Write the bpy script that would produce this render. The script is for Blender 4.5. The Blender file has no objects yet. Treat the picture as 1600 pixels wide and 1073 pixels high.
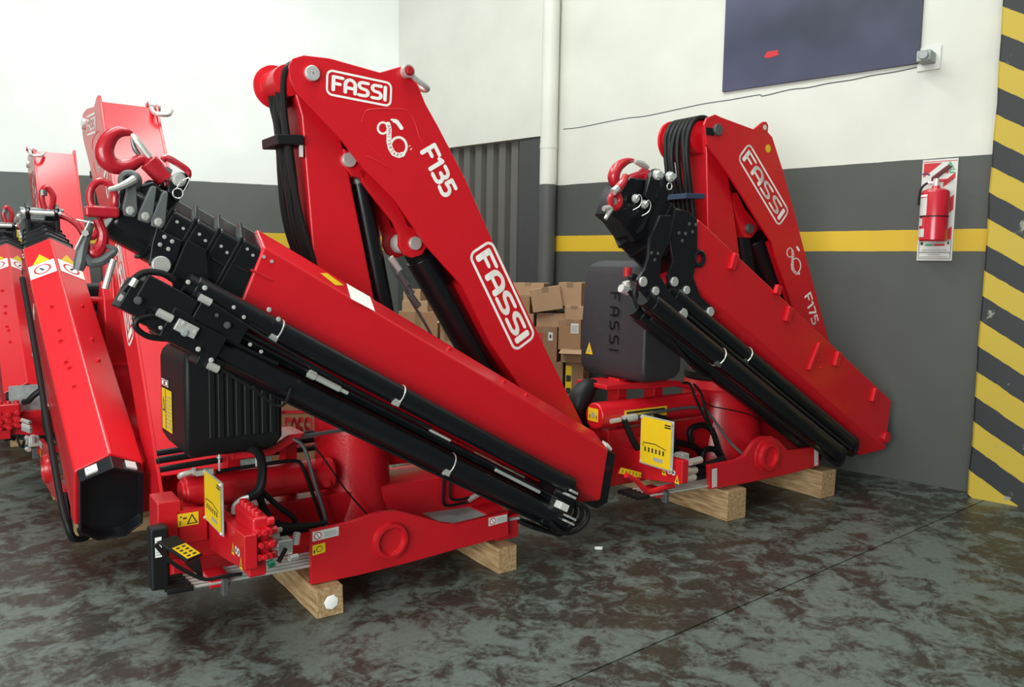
import bpy, bmesh, math, random
import numpy as np
from mathutils import Vector, Matrix
random.seed(7)
scene = bpy.context.scene
COL = scene.collection

# ------------------------------------------------------------------ camera
F = 1249.0; TH = math.radians(5.5); RO = math.radians(0.95); H = 1.5
fw = np.array([0, math.cos(TH), -math.sin(TH)]); up0 = np.array([0, math.sin(TH), math.cos(TH)]); rt0 = np.array([1.0, 0, 0])
rt = math.cos(RO)*rt0 + math.sin(RO)*up0
up = -math.sin(RO)*rt0 + math.cos(RO)*up0
CAM = np.array([0, 0, H])
cd = bpy.data.cameras.new('camera'); cam = bpy.data.objects.new('camera', cd); COL.objects.link(cam)
cd.sensor_width = 36.0; cd.lens = 36.0*F/1600.0; cd.clip_end = 100
cam.matrix_world = Matrix(((rt[0], up[0], -fw[0], 0), (rt[1], up[1], -fw[1], 0), (rt[2], up[2], -fw[2], H), (0, 0, 0, 1)))
scene.camera = cam

# ------------------------------------------------------------------ light
wd = bpy.data.worlds.new('world'); scene.world = wd; wd.use_nodes = True
wd.node_tree.nodes['Background'].inputs[0].default_value = (0.80, 0.92, 0.88, 1)
wd.node_tree.nodes['Background'].inputs[1].default_value = 0.10
def area(name, loc, target, sx, sy, watts, col=(1, 1, 1)):
    l = bpy.data.lights.new(name, 'AREA'); l.shape = 'RECTANGLE'; l.size = sx; l.size_y = sy; l.energy = watts; l.color = col
    o = bpy.data.objects.new(name, l); COL.objects.link(o); o.location = loc
    o.rotation_euler = (Vector(target)-Vector(loc)).to_track_quat('-Z', 'Y').to_euler()
    return o
area('skylight_left', (-3.2, 4.4, 6.4), (-3.2, 4.4, 0), 0.7, 6.0, 230, (0.93, 1.0, 0.97))
area('skylight_middle', (-0.5, 3.2, 6.4), (-0.5, 3.2, 0), 0.7, 6.0, 200, (0.95, 1.0, 0.96))
area('skylight_right', (2.6, 2.2, 6.4), (2.6, 2.2, 0), 0.6, 5.0, 60, (1.0, 0.99, 0.92))
area('yard_door_daylight', (-3.6, -5.0, 2.6), (-1.0, 5.0, 1.8), 6.0, 4.4, 700, (0.95, 1.0, 0.98))
vs = scene.view_settings
vs.view_transform = 'Standard'; vs.look = 'None'; vs.exposure = 0.32; vs.gamma = 1.0; vs.use_curve_mapping = False

# ------------------------------------------------------------------ pixel helpers (photo 1600 x 1073)
def ray(px, py): return fw + rt*(px-800)/F + up*(536.5-py)/F
def onz(px, py, z=0.0):
    d = ray(px, py); return CAM + d*((z-H)/d[2])
def onplane(px, py, p0, n):
    d = ray(px, py); return CAM + d*(((np.array(p0)-CAM) @ n)/(d @ n))
class Frame:
    """a thing's own frame: u along its length, w away from the viewer, z up; local = (u-u0, w-w0, z)"""
    def __init__(s, O, phi, u0=0.0, w0=0.0):
        p = math.radians(phi); s.phi = p
        s.u = np.array([math.cos(p), math.sin(p), 0]); s.w = np.array([-math.sin(p), math.cos(p), 0]); s.O = np.array(O, float)
        s.u0 = u0; s.w0 = w0
    def __call__(s, px, py, w):
        d = onplane(px, py, s.O+s.w*w, s.w)-s.O
        return (d @ s.u - s.u0, w-s.w0, d[2])
    def U(s, px, py, u):
        d = onplane(px, py, s.O+s.u*u, s.u)-s.O
        return (u-s.u0, d @ s.w - s.w0, d[2])
    def root(s):
        q = s.O+s.u*s.u0+s.w*s.w0; return (q[0], q[1], 0.0)

# ------------------------------------------------------------------ materials
def nodes(name):
    m = bpy.data.materials.new(name); m.use_nodes = True
    return m, m.node_tree.nodes, m.node_tree.links, m.node_tree.nodes['Principled BSDF']
def mat(name, col, rough=0.5, metal=0.0, coat=0.0, var=0.06, scale=14.0, bump=0.0, spec=None, brough=0.12):
    m, n, l, b = nodes(name)
    b.inputs['Roughness'].default_value = rough; b.inputs['Metallic'].default_value = metal
    b.inputs['Coat Weight'].default_value = coat; b.inputs['Coat Roughness'].default_value = brough
    if spec is not None: b.inputs['Specular IOR Level'].default_value = spec
    tc = n.new('ShaderNodeTexCoord'); nz = n.new('ShaderNodeTexNoise')
    nz.inputs['Scale'].default_value = scale; nz.inputs['Detail'].default_value = 5
    l.new(tc.outputs['Object'], nz.inputs['Vector'])
    mx = n.new('ShaderNodeMix'); mx.data_type = 'RGBA'
    mx.inputs[6].default_value = (*[max(0, c*(1-var)) for c in col], 1); mx.inputs[7].default_value = (*[min(1, c*(1+var)) for c in col], 1)
    l.new(nz.outputs['Fac'], mx.inputs[0]); l.new(mx.outputs[2], b.inputs['Base Color'])
    if bump:
        bp = n.new('ShaderNodeBump'); bp.inputs['Strength'].default_value = bump; bp.inputs['Distance'].default_value = 0.004
        n2 = n.new('ShaderNodeTexNoise'); n2.inputs['Scale'].default_value = scale*9; n2.inputs['Detail'].default_value = 3
        l.new(tc.outputs['Object'], n2.inputs['Vector']); l.new(n2.outputs['Fac'], bp.inputs['Height']); l.new(bp.outputs[0], b.inputs['Normal'])
    return m
M = {}
M['red'] = mat('red_paint', (0.63, 0.006, 0.015), 0.45, coat=0.6, var=0.05, bump=0.03, brough=0.2, spec=0.35)
M['red2'] = mat('red_cast_paint', (0.56, 0.008, 0.016), 0.34, coat=0.2, var=0.10, bump=0.25, scale=8)
M['hookred'] = mat('hook_red', (0.45, 0.010, 0.022), 0.33, coat=0.3, var=0.15, bump=0.2)
M['black'] = mat('black_paint', (0.005, 0.006, 0.008), 0.33, coat=0.3, var=0.2, bump=0.02, spec=0.4)
M['blackm'] = mat('black_matt_paint', (0.006, 0.0065, 0.008), 0.42, var=0.2, bump=0.05, spec=0.3)
M['plastic'] = mat('black_plastic', (0.008, 0.008, 0.009), 0.5, spec=0.3, var=0.15, bump=0.12)
M['plastic2'] = mat('charcoal_plastic', (0.030, 0.028, 0.032), 0.55, var=0.15, bump=0.12)
M['rubber'] = mat('rubber_hose', (0.008, 0.0085, 0.009), 0.5, spec=0.3, var=0.2, bump=0.1)
M['zinc'] = mat('zinc_steel', (0.66, 0.66, 0.62), 0.34, metal=0.5, var=0.1)
M['chrome'] = mat('bright_steel', (0.85, 0.85, 0.82), 0.25, metal=0.55, var=0.06)
M['dsteel'] = mat('dark_steel', (0.16, 0.17, 0.17), 0.42, metal=0.6, var=0.2)
M['gsteel'] = mat('grey_cast_steel', (0.13, 0.14, 0.14), 0.5, metal=0.3, var=0.25)
M['yellow'] = mat('yellow_label', (0.78, 0.52, 0.012), 0.45, var=0.03)
M['ink'] = mat('black_ink', (0.02, 0.02, 0.02), 0.6)
M['white'] = mat('white_print', (0.93, 0.93, 0.88), 0.8, var=0.01, spec=0.1)
M['pink'] = mat('red_ink', (0.55, 0.02, 0.03), 0.6)
M['greyink'] = mat('grey_ink', (0.35, 0.35, 0.33), 0.6)
M['green'] = mat('green_cap', (0.0, 0.16, 0.09), 0.45)
M['greenink'] = mat('green_ink', (0.08, 0.36, 0.20), 0.6)
M['blue'] = mat('blue_strap', (0.03, 0.06, 0.12), 0.6)
M['galv'] = mat('bare_grey_metal', (0.33, 0.36, 0.35), 0.6, var=0.4, scale=22)
M['lever'] = mat('dark_red_lever', (0.12, 0.012, 0.016), 0.4)
M['bush'] = mat('pale_bush_metal', (0.42, 0.35, 0.20), 0.55, var=0.2)
M['white_card'] = mat('paper_label', (0.66, 0.66, 0.62), 0.6, var=0.05)
M['extred'] = mat('extinguisher_red', (0.55, 0.012, 0.03), 0.32, coat=0.5, var=0.03)

def wood_mat():
    m, n, l, b = nodes('sawn_timber'); b.inputs['Roughness'].default_value = 0.8
    tc = n.new('ShaderNodeTexCoord'); mp = n.new('ShaderNodeMapping'); mp.inputs['Scale'].default_value = (1, 0.12, 1)
    l.new(tc.outputs['Object'], mp.inputs['Vector'])
    nz = n.new('ShaderNodeTexNoise'); nz.inputs['Scale'].default_value = 60; nz.inputs['Detail'].default_value = 6
    l.new(mp.outputs[0], nz.inputs['Vector'])
    r = n.new('ShaderNodeValToRGB'); r.color_ramp.elements[0].position = 0.3; r.color_ramp.elements[1].position = 0.72
    r.color_ramp.elements[0].color = (0.24, 0.135, 0.055, 1); r.color_ramp.elements[1].color = (0.56, 0.38, 0.20, 1)
    l.new(nz.outputs['Fac'], r.inputs[0]); l.new(r.outputs[0], b.inputs['Base Color'])
    bp = n.new('ShaderNodeBump'); bp.inputs['Strength'].default_value = 0.4; bp.inputs['Distance'].default_value = 0.005
    l.new(nz.outputs['Fac'], bp.inputs['Height']); l.new(bp.outputs[0], b.inputs['Normal'])
    return m
M['wood'] = wood_mat()
M['card'] = [mat('cardboard_a', (0.33, 0.185, 0.095), 0.85, var=0.12, scale=6, bump=0.08), mat('cardboard_b', (0.41, 0.255, 0.145), 0.85, var=0.12, scale=6, bump=0.08), mat('cardboard_c', (0.27, 0.14, 0.075), 0.85, var=0.12, scale=6, bump=0.08)]
M['tape'] = mat('parcel_tape', (0.24, 0.15, 0.075), 0.4)

def floor_mat():
    m, n, l, b = nodes('worn_painted_concrete')
    tc = n.new('ShaderNodeTexCoord')
    def noise(s, d, r=0.6, dist=0.0):
        z = n.new('ShaderNodeTexNoise'); z.inputs['Scale'].default_value = s; z.inputs['Detail'].default_value = d; z.inputs['Roughness'].default_value = r
        z.inputs['Distortion'].default_value = dist; l.new(tc.outputs['Object'], z.inputs['Vector']); return z
    big = noise(0.9, 3); mid = noise(6.5, 10, 0.72, 0.5); fine = noise(34, 6, 0.7)
    def ramp(src, a, ca, c, cb):
        r = n.new('ShaderNodeValToRGB'); r.color_ramp.elements[0].position = a; r.color_ramp.elements[1].position = c
        r.color_ramp.elements[0].color = (*ca, 1); r.color_ramp.elements[1].color = (*cb, 1); l.new(src, r.inputs[0]); return r
    ad = n.new('ShaderNodeMath'); ad.operation = 'MULTIPLY_ADD'; ad.inputs[1].default_value = 0.5; l.new(big.outputs['Fac'], ad.inputs[0])
    l.new(mid.outputs['Fac'], ad.inputs[2])
    sb = n.new('ShaderNodeMath'); sb.operation = 'MULTIPLY_ADD'; sb.inputs[1].default_value = 0.18; l.new(fine.outputs['Fac'], sb.inputs[0]); l.new(ad.outputs[0], sb.inputs[2])
    mask = ramp(sb.outputs[0], 0.79, (0, 0, 0), 0.91, (1, 1, 1))
    dark = ramp(fine.outputs['Fac'], 0.3, (0.020, 0.0185, 0.0145), 0.75, (0.048, 0.044, 0.035))
    lite = ramp(fine.outputs['Fac'], 0.3, (0.085, 0.105, 0.093), 0.75, (0.135, 0.165, 0.147))
    mx = n.new('ShaderNodeMix'); mx.data_type = 'RGBA'
    l.new(mask.outputs[0], mx.inputs[0]); l.new(dark.outputs[0], mx.inputs[6]); l.new(lite.outputs[0], mx.inputs[7]); l.new(mx.outputs[2], b.inputs['Base Color'])
    rr = ramp(mid.outputs['Fac'], 0.35, (0.36,)*3, 0.7, (0.50,)*3); l.new(rr.outputs[0], b.inputs['Roughness'])
    bp = n.new('ShaderNodeBump'); bp.inputs['Strength'].default_value = 0.25; bp.inputs['Distance'].default_value = 0.003
    l.new(sb.outputs[0], bp.inputs['Height']); l.new(bp.outputs[0], b.inputs['Normal'])
    return m
M['floor'] = floor_mat()

Z_STRIPE0, Z_STRIPE1, Z_BAND = 1.655, 1.805, 2.295
def wall_mat(name, white, grey, yellow, zz=(Z_STRIPE0, Z_STRIPE1, Z_BAND)):
    m, n, l, b = nodes(name); b.inputs['Roughness'].default_value = 0.6
    g = n.new('ShaderNodeNewGeometry'); sp = n.new('ShaderNodeSeparateXYZ'); l.new(g.outputs['Position'], sp.inputs[0])
    nz = n.new('ShaderNodeTexNoise'); nz.inputs['Scale'].default_value = 1.6; nz.inputs['Detail'].default_value = 7; l.new(g.outputs['Position'], nz.inputs['Vector'])
    n2 = n.new('ShaderNodeTexNoise'); n2.inputs['Scale'].default_value = 9; n2.inputs['Detail'].default_value = 4; l.new(g.outputs['Position'], n2.inputs['Vector'])
    jit = n.new('ShaderNodeMath'); jit.operation = 'MULTIPLY_ADD'; jit.inputs[1].default_value = 0.008; l.new(n2.outputs['Fac'], jit.inputs[0]); l.new(sp.outputs['Z'], jit.inputs[2])
    def gt(v):
        a = n.new('ShaderNodeMath'); a.operation = 'GREATER_THAN'; a.inputs[1].default_value = v+0.004; l.new(jit.outputs[0], a.inputs[0]); return a
    def mix(fac, a, c):
        x = n.new('ShaderNodeMix'); x.data_type = 'RGBA'; l.new(fac, x.inputs[0])
        for i, v in ((6, a), (7, c)):
            if isinstance(v, tuple): x.inputs[i].default_value = (*v, 1)
            else: l.new(v, x.inputs[i])
        return x.outputs[2]
    c = mix(gt(zz[0]).outputs[0], grey, yellow); c = mix(gt(zz[1]).outputs[0], c, grey); c = mix(gt(zz[2]).outputs[0], c, white)
    r = n.new('ShaderNodeValToRGB'); r.color_ramp.elements[0].position = 0.25; r.color_ramp.elements[1].position = 0.7
    r.color_ramp.elements[0].color = (0.86, 0.86, 0.85, 1); r.color_ramp.elements[1].color = (1, 1, 1, 1); l.new(nz.outputs['Fac'], r.inputs[0])
    mm = n.new('ShaderNodeMix'); mm.data_type = 'RGBA'; mm.blend_type = 'MULTIPLY'; mm.inputs[0].default_value = 1
    l.new(c, mm.inputs[6]); l.new(r.outputs[0], mm.inputs[7]); l.new(mm.outputs[2], b.inputs['Base Color'])
    bp = n.new('ShaderNodeBump'); bp.inputs['Strength'].default_value = 0.15; bp.inputs['Distance'].default_value = 0.004
    l.new(n2.outputs['Fac'], bp.inputs['Height']); l.new(bp.outputs[0], b.inputs['Normal'])
    return m
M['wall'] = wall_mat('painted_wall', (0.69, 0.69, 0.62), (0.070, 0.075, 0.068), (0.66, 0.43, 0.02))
M['wall_l'] = wall_mat('painted_wall_left_haze', (0.84, 0.86, 0.82), (0.098, 0.107, 0.098), (0.70, 0.46, 0.02), (1.667, 1.829, 2.359))  # grey lightened: overexposure haze on this side is put into its colour
M['pipe'] = wall_mat('painted_pipe', (0.74, 0.74, 0.67), (0.085, 0.088, 0.085), (0.085, 0.088, 0.085))
M['shutter'] = mat('grey_shutter_paint', (0.115, 0.11, 0.10), 0.5, var=0.12, scale=3)
M['shutter_d'] = mat('dark_guide_paint', (0.05, 0.05, 0.053), 0.55, var=0.1)
def pillar_mat():
    m, n, l, b = nodes('hazard_stripes'); b.inputs['Roughness'].default_value = 0.55
    tc = n.new('ShaderNodeTexCoord'); sp = n.new('ShaderNodeSeparateXYZ'); l.new(tc.outputs['Object'], sp.inputs[0])
    nz = n.new('ShaderNodeTexNoise'); nz.inputs['Scale'].default_value = 12; nz.inputs['Detail'].default_value = 7; l.new(tc.outputs['Object'], nz.inputs['Vector'])
    a = n.new('ShaderNodeMath'); a.operation = 'MULTIPLY_ADD'; a.inputs[1].default_value = 0.62; l.new(sp.outputs['X'], a.inputs[0]); l.new(sp.outputs['Z'], a.inputs[2])
    a2 = n.new('ShaderNodeMath'); a2.operation = 'MULTIPLY_ADD'; a2.inputs[1].default_value = 0.02; l.new(nz.outputs['Fac'], a2.inputs[0]); l.new(a.outputs[0], a2.inputs[2])
    a3 = n.new('ShaderNodeMath'); a3.operation = 'ADD'; a3.inputs[1].default_value = 10.0+0.02; l.new(a2.outputs[0], a3.inputs[0])
    d = n.new('ShaderNodeMath'); d.operation = 'DIVIDE'; d.inputs[1].default_value = 0.335; l.new(a3.outputs[0], d.inputs[0])
    f = n.new('ShaderNodeMath'); f.operation = 'FRACT'; l.new(d.outputs[0], f.inputs[0])
    g = n.new('ShaderNodeMath'); g.operation = 'GREATER_THAN'; g.inputs[1].default_value = 0.5; l.new(f.outputs[0], g.inputs[0])
    mx = n.new('ShaderNodeMix'); mx.data_type = 'RGBA'; l.new(g.outputs[0], mx.inputs[0])
    mx.inputs[6].default_value = (0.52, 0.37, 0.03, 1); mx.inputs[7].default_value = (0.017, 0.020, 0.021, 1)
    # scuffs: bare concrete where the paint is knocked off
    r = n.new('ShaderNodeValToRGB'); r.color_ramp.elements[0].position = 0.62; r.color_ramp.elements[1].position = 0.66
    n3 = n.new('ShaderNodeTexNoise'); n3.inputs['Scale'].default_value = 7; n3.inputs['Detail'].default_value = 9; n3.inputs['Roughness'].default_value = 0.7; l.new(tc.outputs['Object'], n3.inputs['Vector'])
    l.new(n3.outputs['Fac'], r.inputs[0])
    m2 = n.new('ShaderNodeMix'); m2.data_type = 'RGBA'; l.new(r.outputs[0], m2.inputs[0]); l.new(mx.outputs[2], m2.inputs[6]); m2.inputs[7].default_value = (0.28, 0.27, 0.22, 1)
    l.new(m2.outputs[2], b.inputs['Base Color'])
    return m
M['pillar'] = pillar_mat()

# ------------------------------------------------------------------ mesh builder
def V(*a): return Vector(a)
class MB:
    def __init__(s): s.v = []; s.f = []
    def add(s, vs, fs):
        k = len(s.v); s.v += [tuple(map(float, q)) for q in vs]; s.f += [tuple(i+k for i in f) for f in fs]; return s
    def box(s, lo, hi, R=None, c=None):
        x0, y0, z0 = lo; x1, y1, z1 = hi
        vs = [(x0, y0, z0), (x1, y0, z0), (x1, y1, z0), (x0, y1, z0), (x0, y0, z1), (x1, y0, z1), (x1, y1, z1), (x0, y1, z1)]
        if R is not None:
            c = Vector(c) if c is not None else Vector(((x0+x1)/2, (y0+y1)/2, (z0+z1)/2))
            vs = [tuple(R @ (Vector(q)-c)+c) for q in vs]
        return s.add(vs, [(0, 3, 2, 1), (4, 5, 6, 7), (0, 1, 5, 4), (1, 2, 6, 5), (2, 3, 7, 6), (3, 0, 4, 7)])
    def hexa(s, bot, top):
        n = len(bot); return s.add(list(bot)+list(top), [tuple(range(n))[::-1], tuple(range(n, 2*n))]+[(i, (i+1) % n, n+(i+1) % n, n+i) for i in range(n)])
    def prism(s, poly, y0, y1):
        """poly of (x, z) pairs or (x, y, z) triples, extruded along y"""
        p = [(q[0], q[-1]) for q in poly]
        ar = sum(p[i][0]*p[(i+1) % len(p)][1]-p[(i+1) % len(p)][0]*p[i][1] for i in range(len(p)))
        if ar < 0: p = p[::-1]
        n = len(p)
        return s.add([(x, y0, z) for x, z in p]+[(x, y1, z) for x, z in p], [tuple(range(n)), tuple(range(2*n-1, n-1, -1))]+[((i+1) % n, i, n+i, n+(i+1) % n) for i in range(n)])
    def cyl(s, p0, p1, r0, r1=None, n=16, cap=True):
        p0 = Vector(p0); p1 = Vector(p1); r1 = r0 if r1 is None else r1
        d = (p1-p0).normalized(); a = d.orthogonal().normalized(); b = d.cross(a)
        vs = [p0+(a*math.cos(2*math.pi*i/n)+b*math.sin(2*math.pi*i/n))*r0 for i in range(n)]+[p1+(a*math.cos(2*math.pi*i/n)+b*math.sin(2*math.pi*i/n))*r1 for i in range(n)]
        fs = [(i, (i+1) % n, n+(i+1) % n, n+i) for i in range(n)]
        if cap: fs += [tuple(range(n))[::-1], tuple(range(n, 2*n))]
        return s.add(vs, fs)
    def lathe(s, p0, d, prof, n=24):
        """prof: (distance along d, radius)"""
        p0 = Vector(p0); d = Vector(d).normalized(); a = d.orthogonal().normalized(); b = d.cross(a); vs = []; fs = []
        for t, r in prof: vs += [p0+d*t+(a*math.cos(2*math.pi*i/n)+b*math.sin(2*math.pi*i/n))*max(r, 1e-4) for i in range(n)]
        for k in range(len(prof)-1): fs += [(k*n+i, k*n+(i+1) % n, (k+1)*n+(i+1) % n, (k+1)*n+i) for i in range(n)]
        fs += [tuple(range(n))[::-1], tuple(range((len(prof)-1)*n, len(prof)*n))]
        return s.add(vs, fs)
    def tube(s, pts, r, n=8, smooth=4, closed=False):
        P = [Vector(p) for p in pts]; R = list(r) if isinstance(r, (list, tuple)) else [r]*len(P)
        if smooth > 1 and len(P) > 2:
            Q = []; RR = []; m = len(P)
            for i in range(m if closed else m-1):
                g = (lambda k: P[k % m]) if closed else (lambda k: P[min(max(k, 0), m-1)])
                p0, p1, p2, p3 = g(i-1), g(i), g(i+1), g(i+2)
                for k in range(smooth):
                    t = k/smooth
                    Q.append(0.5*((2*p1)+(p2-p0)*t+(2*p0-5*p1+4*p2-p3)*t*t+(3*p1-p0-3*p2+p3)*t**3)); RR.append(R[i]*(1-t)+R[(i+1) % m]*t)
            if not closed: Q.append(P[-1]); RR.append(R[-1])
            P, R = Q, RR
        m = len(P); vs = []; a = None
        for i in range(m):
            d = (P[(i+1) % m]-P[i-1]) if closed else (P[min(i+1, m-1)]-P[max(i-1, 0)])
            d.normalize()
            if a is None: a = d.orthogonal().normalized()
            else:
                a = a-d*a.dot(d)
                a = a.normalized() if a.length > 1e-6 else d.orthogonal().normalized()
            b = d.cross(a)
            vs += [P[i]+(a*math.cos(2*math.pi*k/n)+b*math.sin(2*math.pi*k/n))*R[i] for k in range(n)]
        fs = []
        for i in range(m if closed else m-1):
            j = (i+1) % m; fs += [(i*n+k, i*n+(k+1) % n, j*n+(k+1) % n, j*n+k) for k in range(n)]
        if not closed: fs += [tuple(range(n))[::-1], tuple(range((m-1)*n, m*n))]
        return s.add(vs, fs)
    def ring(s, c, axis, R, r, n=20, k=8):
        d = Vector(axis).normalized(); a = d.orthogonal().normalized(); b = d.cross(a)
        return s.tube([Vector(c)+(a*math.cos(2*math.pi*i/n)+b*math.sin(2*math.pi*i/n))*R for i in range(n)], r, n=k, smooth=1, closed=True)
    def bolt(s, c, axis, r, h=None):
        h = h or r*0.7; c = Vector(c); d = Vector(axis).normalized()
        s.cyl(c-d*0.002, c+d*h*0.35, r*1.3, n=12); s.cyl(c+d*h*0.35, c+d*h, r, r*0.9, n=6); return s
    def build(s, name, m, parent=None, bevel=0.0, smooth=35, seg=1, kind=None, label=None):
        me = bpy.data.meshes.new(name); me.from_pydata(s.v, [], s.f); me.validate(); me.update()
        bm = bmesh.new(); bm.from_mesh(me); bmesh.ops.recalc_face_normals(bm, faces=bm.faces); bm.to_mesh(me); bm.free()
        me.materials.append(M[m] if isinstance(m, str) else m)
        if smooth:
            me.polygons.foreach_set('use_smooth', [True]*len(me.polygons)); me.set_sharp_from_angle(angle=math.radians(smooth))
        o = bpy.data.objects.new(name, me); COL.objects.link(o); o.parent = parent
        if bevel:
            b = o.modifiers.new('edge', 'BEVEL'); b.width = bevel; b.segments = seg; b.limit_method = 'ANGLE'; b.angle_limit = math.radians(35); b.harden_normals = True
        if kind: o['kind'] = kind
        if label: o['label'] = label
        return o
def empty(name, loc, rz, label, cat, group=None):
    o = bpy.data.objects.new(name, None); COL.objects.link(o); o.location = loc; o.rotation_euler = (0, 0, rz); o.empty_display_size = 0.1
    o['label'] = label; o['category'] = cat
    if group: o['group'] = group
    return o
def tag(o, label, cat, group=None):
    o['label'] = label; o['category'] = cat
    if group: o['group'] = group
    return o
def tree_copy(o, parent=None):
    c = o.copy(); COL.objects.link(c); c.parent = parent
    for ch in list(o.children): tree_copy(ch, c)
    return c

# flat print: 2-D strokes mapped onto a surface through a function g(x, y) -> 3-D point
def strokes(mb, lines, width, g, n=8):
    for ln in lines:
        for i in range(len(ln)-1):
            (x0, y0), (x1, y1) = ln[i], ln[i+1]
            a = math.atan2(y1-y0, x1-x0); h = width/2; pts = []
            for k in range(n+1): t = a+math.pi/2+math.pi*k/n; pts.append((x0+h*math.cos(t), y0+h*math.sin(t)))
            for k in range(n+1): t = a-math.pi/2+math.pi*k/n; pts.append((x1+h*math.cos(t), y1+h*math.sin(t)))
            mb.add([g(*p) for p in pts], [tuple(range(len(pts)))])
def arc(cx, cy, rx, ry, a0, a1, n=8):
    return [(cx+rx*math.cos(math.radians(a0+(a1-a0)*i/n)), cy+ry*math.sin(math.radians(a0+(a1-a0)*i/n))) for i in range(n+1)]
GL = {  # rounded single-stroke letters in a unit-high box: (advance, lines)
 'F': (0.78, [[(0, 0), (0, 1), (0.58, 1)], [(0, 0.5), (0.42, 0.5)]]),
 'A': (0.90, [[(0, 0), (0, 0.55)]+arc(0.32, 0.6, 0.32, 0.4, 180, 0, 10)+[(0.64, 0.55), (0.64, 0)], [(0, 0.36), (0.64, 0.36)]]),
 'S': (0.88, [[(0.58, 1), (0.22, 1)]+arc(0.22, 0.76, 0.22, 0.24, 90, 270, 8)+[(0.36, 0.5)]+arc(0.36, 0.25, 0.24, 0.25, 90, -90, 8)+[(0, 0)]]),
 'I': (0.3, [[(0, 0), (0, 1)]]),
 '1': (0.50, [[(0, 0.86), (0.2, 1), (0.2, 0)]]),
 '3': (0.80, [[(0.02, 1), (0.3, 1)]+arc(0.3, 0.76, 0.24, 0.24, 90, -90, 8)+[(0.2, 0.52)], [(0.2, 0.52), (0.32, 0.52)]+arc(0.32, 0.26, 0.26, 0.26, 90, -90, 8)+[(0, 0)]]),
 '5': (0.80, [[(0.54, 1), (0.06, 1), (0.04, 0.56), (0.32, 0.6)]+arc(0.32, 0.3, 0.26, 0.3, 90, -90, 8)+[(0, 0.02)]]),
 '7': (0.72, [[(0, 1), (0.52, 1), (0.16, 0)]]),
}
def word(mb, text, width, g, h=1.0):
    x = 0
    for ch in text:
        adv, ln = GL[ch]; strokes(mb, [[(x+p*h, q*h) for p, q in l] for l in ln], width, g); x += adv*h
    return x
def wlen(text): return sum(GL[c][0] for c in text[:-1])+GL[text[-1]][0]-(0.30 if text[-1] == 'I' else 0.20)
def rrect(x0, y0, x1, y1, r):
    p = arc(x1-r, y1-r, r, r, 0, 90, 5)+arc(x0+r, y1-r, r, r, 90, 180, 5)+arc(x0+r, y0+r, r, r, 180, 270, 5)+arc(x1-r, y0+r, r, r, 270, 360, 5)
    return [p+[p[0]]]
def quadmap(c, off):
    """c: four local 3-D corners (start-low, end-low, end-up, start-up); off: normal offset along y"""
    c = [Vector(q)+Vector((0, off, 0)) for q in c]
    def g(x, y): return c[0]*(1-x)*(1-y)+c[1]*x*(1-y)+c[2]*x*y+c[3]*(1-x)*y
    return g
def aff(p0, px, py, off=0.0):
    """plane map from an origin and two axis vectors"""
    p0 = Vector(p0)+Vector((0, off, 0)); px = Vector(px); py = Vector(py)
    return lambda x, y: p0+px*x+py*y
def badge(parent, corners, off, framed=True, text='FASSI', name='logo', m='white', lw=0.2):
    c = [Vector(q) for q in corners]; L = ((c[1]-c[0]).length+(c[2]-c[3]).length)/2; Hh = ((c[3]-c[0]).length+(c[2]-c[1]).length)/2
    ex = ((c[1]-c[0])+(c[2]-c[3])).normalized(); ey = (c[3]-c[0]+c[2]-c[1]); ey = (ey-ex*ey.dot(ex)).normalized()
    ctr = (c[0]+c[1]+c[2]+c[3])/4; g = aff(ctr-ex*L/2-ey*Hh/2, ex, ey, off); mb = MB()
    if framed:
        fwid = Hh*0.085; strokes(mb, rrect(fwid/2, fwid/2, L-fwid/2, Hh-fwid/2, Hh*0.22), fwid, g)
        hx = Hh*0.50; x0 = Hh*0.30
    else: hx = Hh*0.86; x0 = Hh*0.07
    st = hx*lw; sx = (L-2*x0)/(wlen(text)*hx)
    gg = lambda x, y: g(x0+x*sx, (Hh-hx)/2+y)
    word(mb, text, st, gg, hx)
    return mb.build(name, m, parent, smooth=0)
def chars(mb, text, size, pts, g):
    """small built-in-font letters set along a list of (x, y, angle)"""
    for ch, (x, y, a) in zip(text, pts):
        cu = bpy.data.curves.new('t', 'FONT'); cu.body = ch; cu.size = size; cu.align_x = 'CENTER'; cu.align_y = 'CENTER'
        o = bpy.data.objects.new('t', cu); COL.objects.link(o)
        dg = bpy.context.evaluated_depsgraph_get(); me = bpy.data.meshes.new_from_object(o.evaluated_get(dg))
        vs = []
        for v in me.vertices:
            X = x+v.co.x*math.cos(a)-v.co.y*math.sin(a); Y = y+v.co.x*math.sin(a)+v.co.y*math.cos(a); vs.append(g(X, Y))
        mb.add(vs, [tuple(p.vertices) for p in me.polygons])
        bpy.data.objects.remove(o); bpy.data.curves.remove(cu); bpy.data.meshes.remove(me)
def decal(parent, quad, m, name='label_plate', marks=(), off=(0, -0.0015, 0), th=None):
    """flat sticker on four 3-D corners (bl, br, tr, tl) with ink marks [(colour, [polygon in 0..1])]"""
    o3 = Vector(off); q = [Vector(p)+o3 for p in quad]
    s = MB().add(q, [(0, 1, 2, 3)]).build(name, m, parent, smooth=0)
    g = lambda x, y: q[0]*(1-x)*(1-y)+q[1]*x*(1-y)+q[2]*x*y+q[3]*(1-x)*y
    by = {}
    for k, (c, poly) in enumerate(marks): by.setdefault(c, []).append(poly)
    for i, (c, ps) in enumerate(by.items()):
        mb = MB()
        for p in ps: mb.add([g(*a)+o3*(0.6+0.3*i) for a in p], [tuple(range(len(p)))])
        mb.build('print', c, s, smooth=0, kind='stuff' if len(ps) > 1 else None)
    return s
def R4(x0, y0, x1, y1): return [(x0, y0), (x1, y0), (x1, y1), (x0, y1)]
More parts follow.
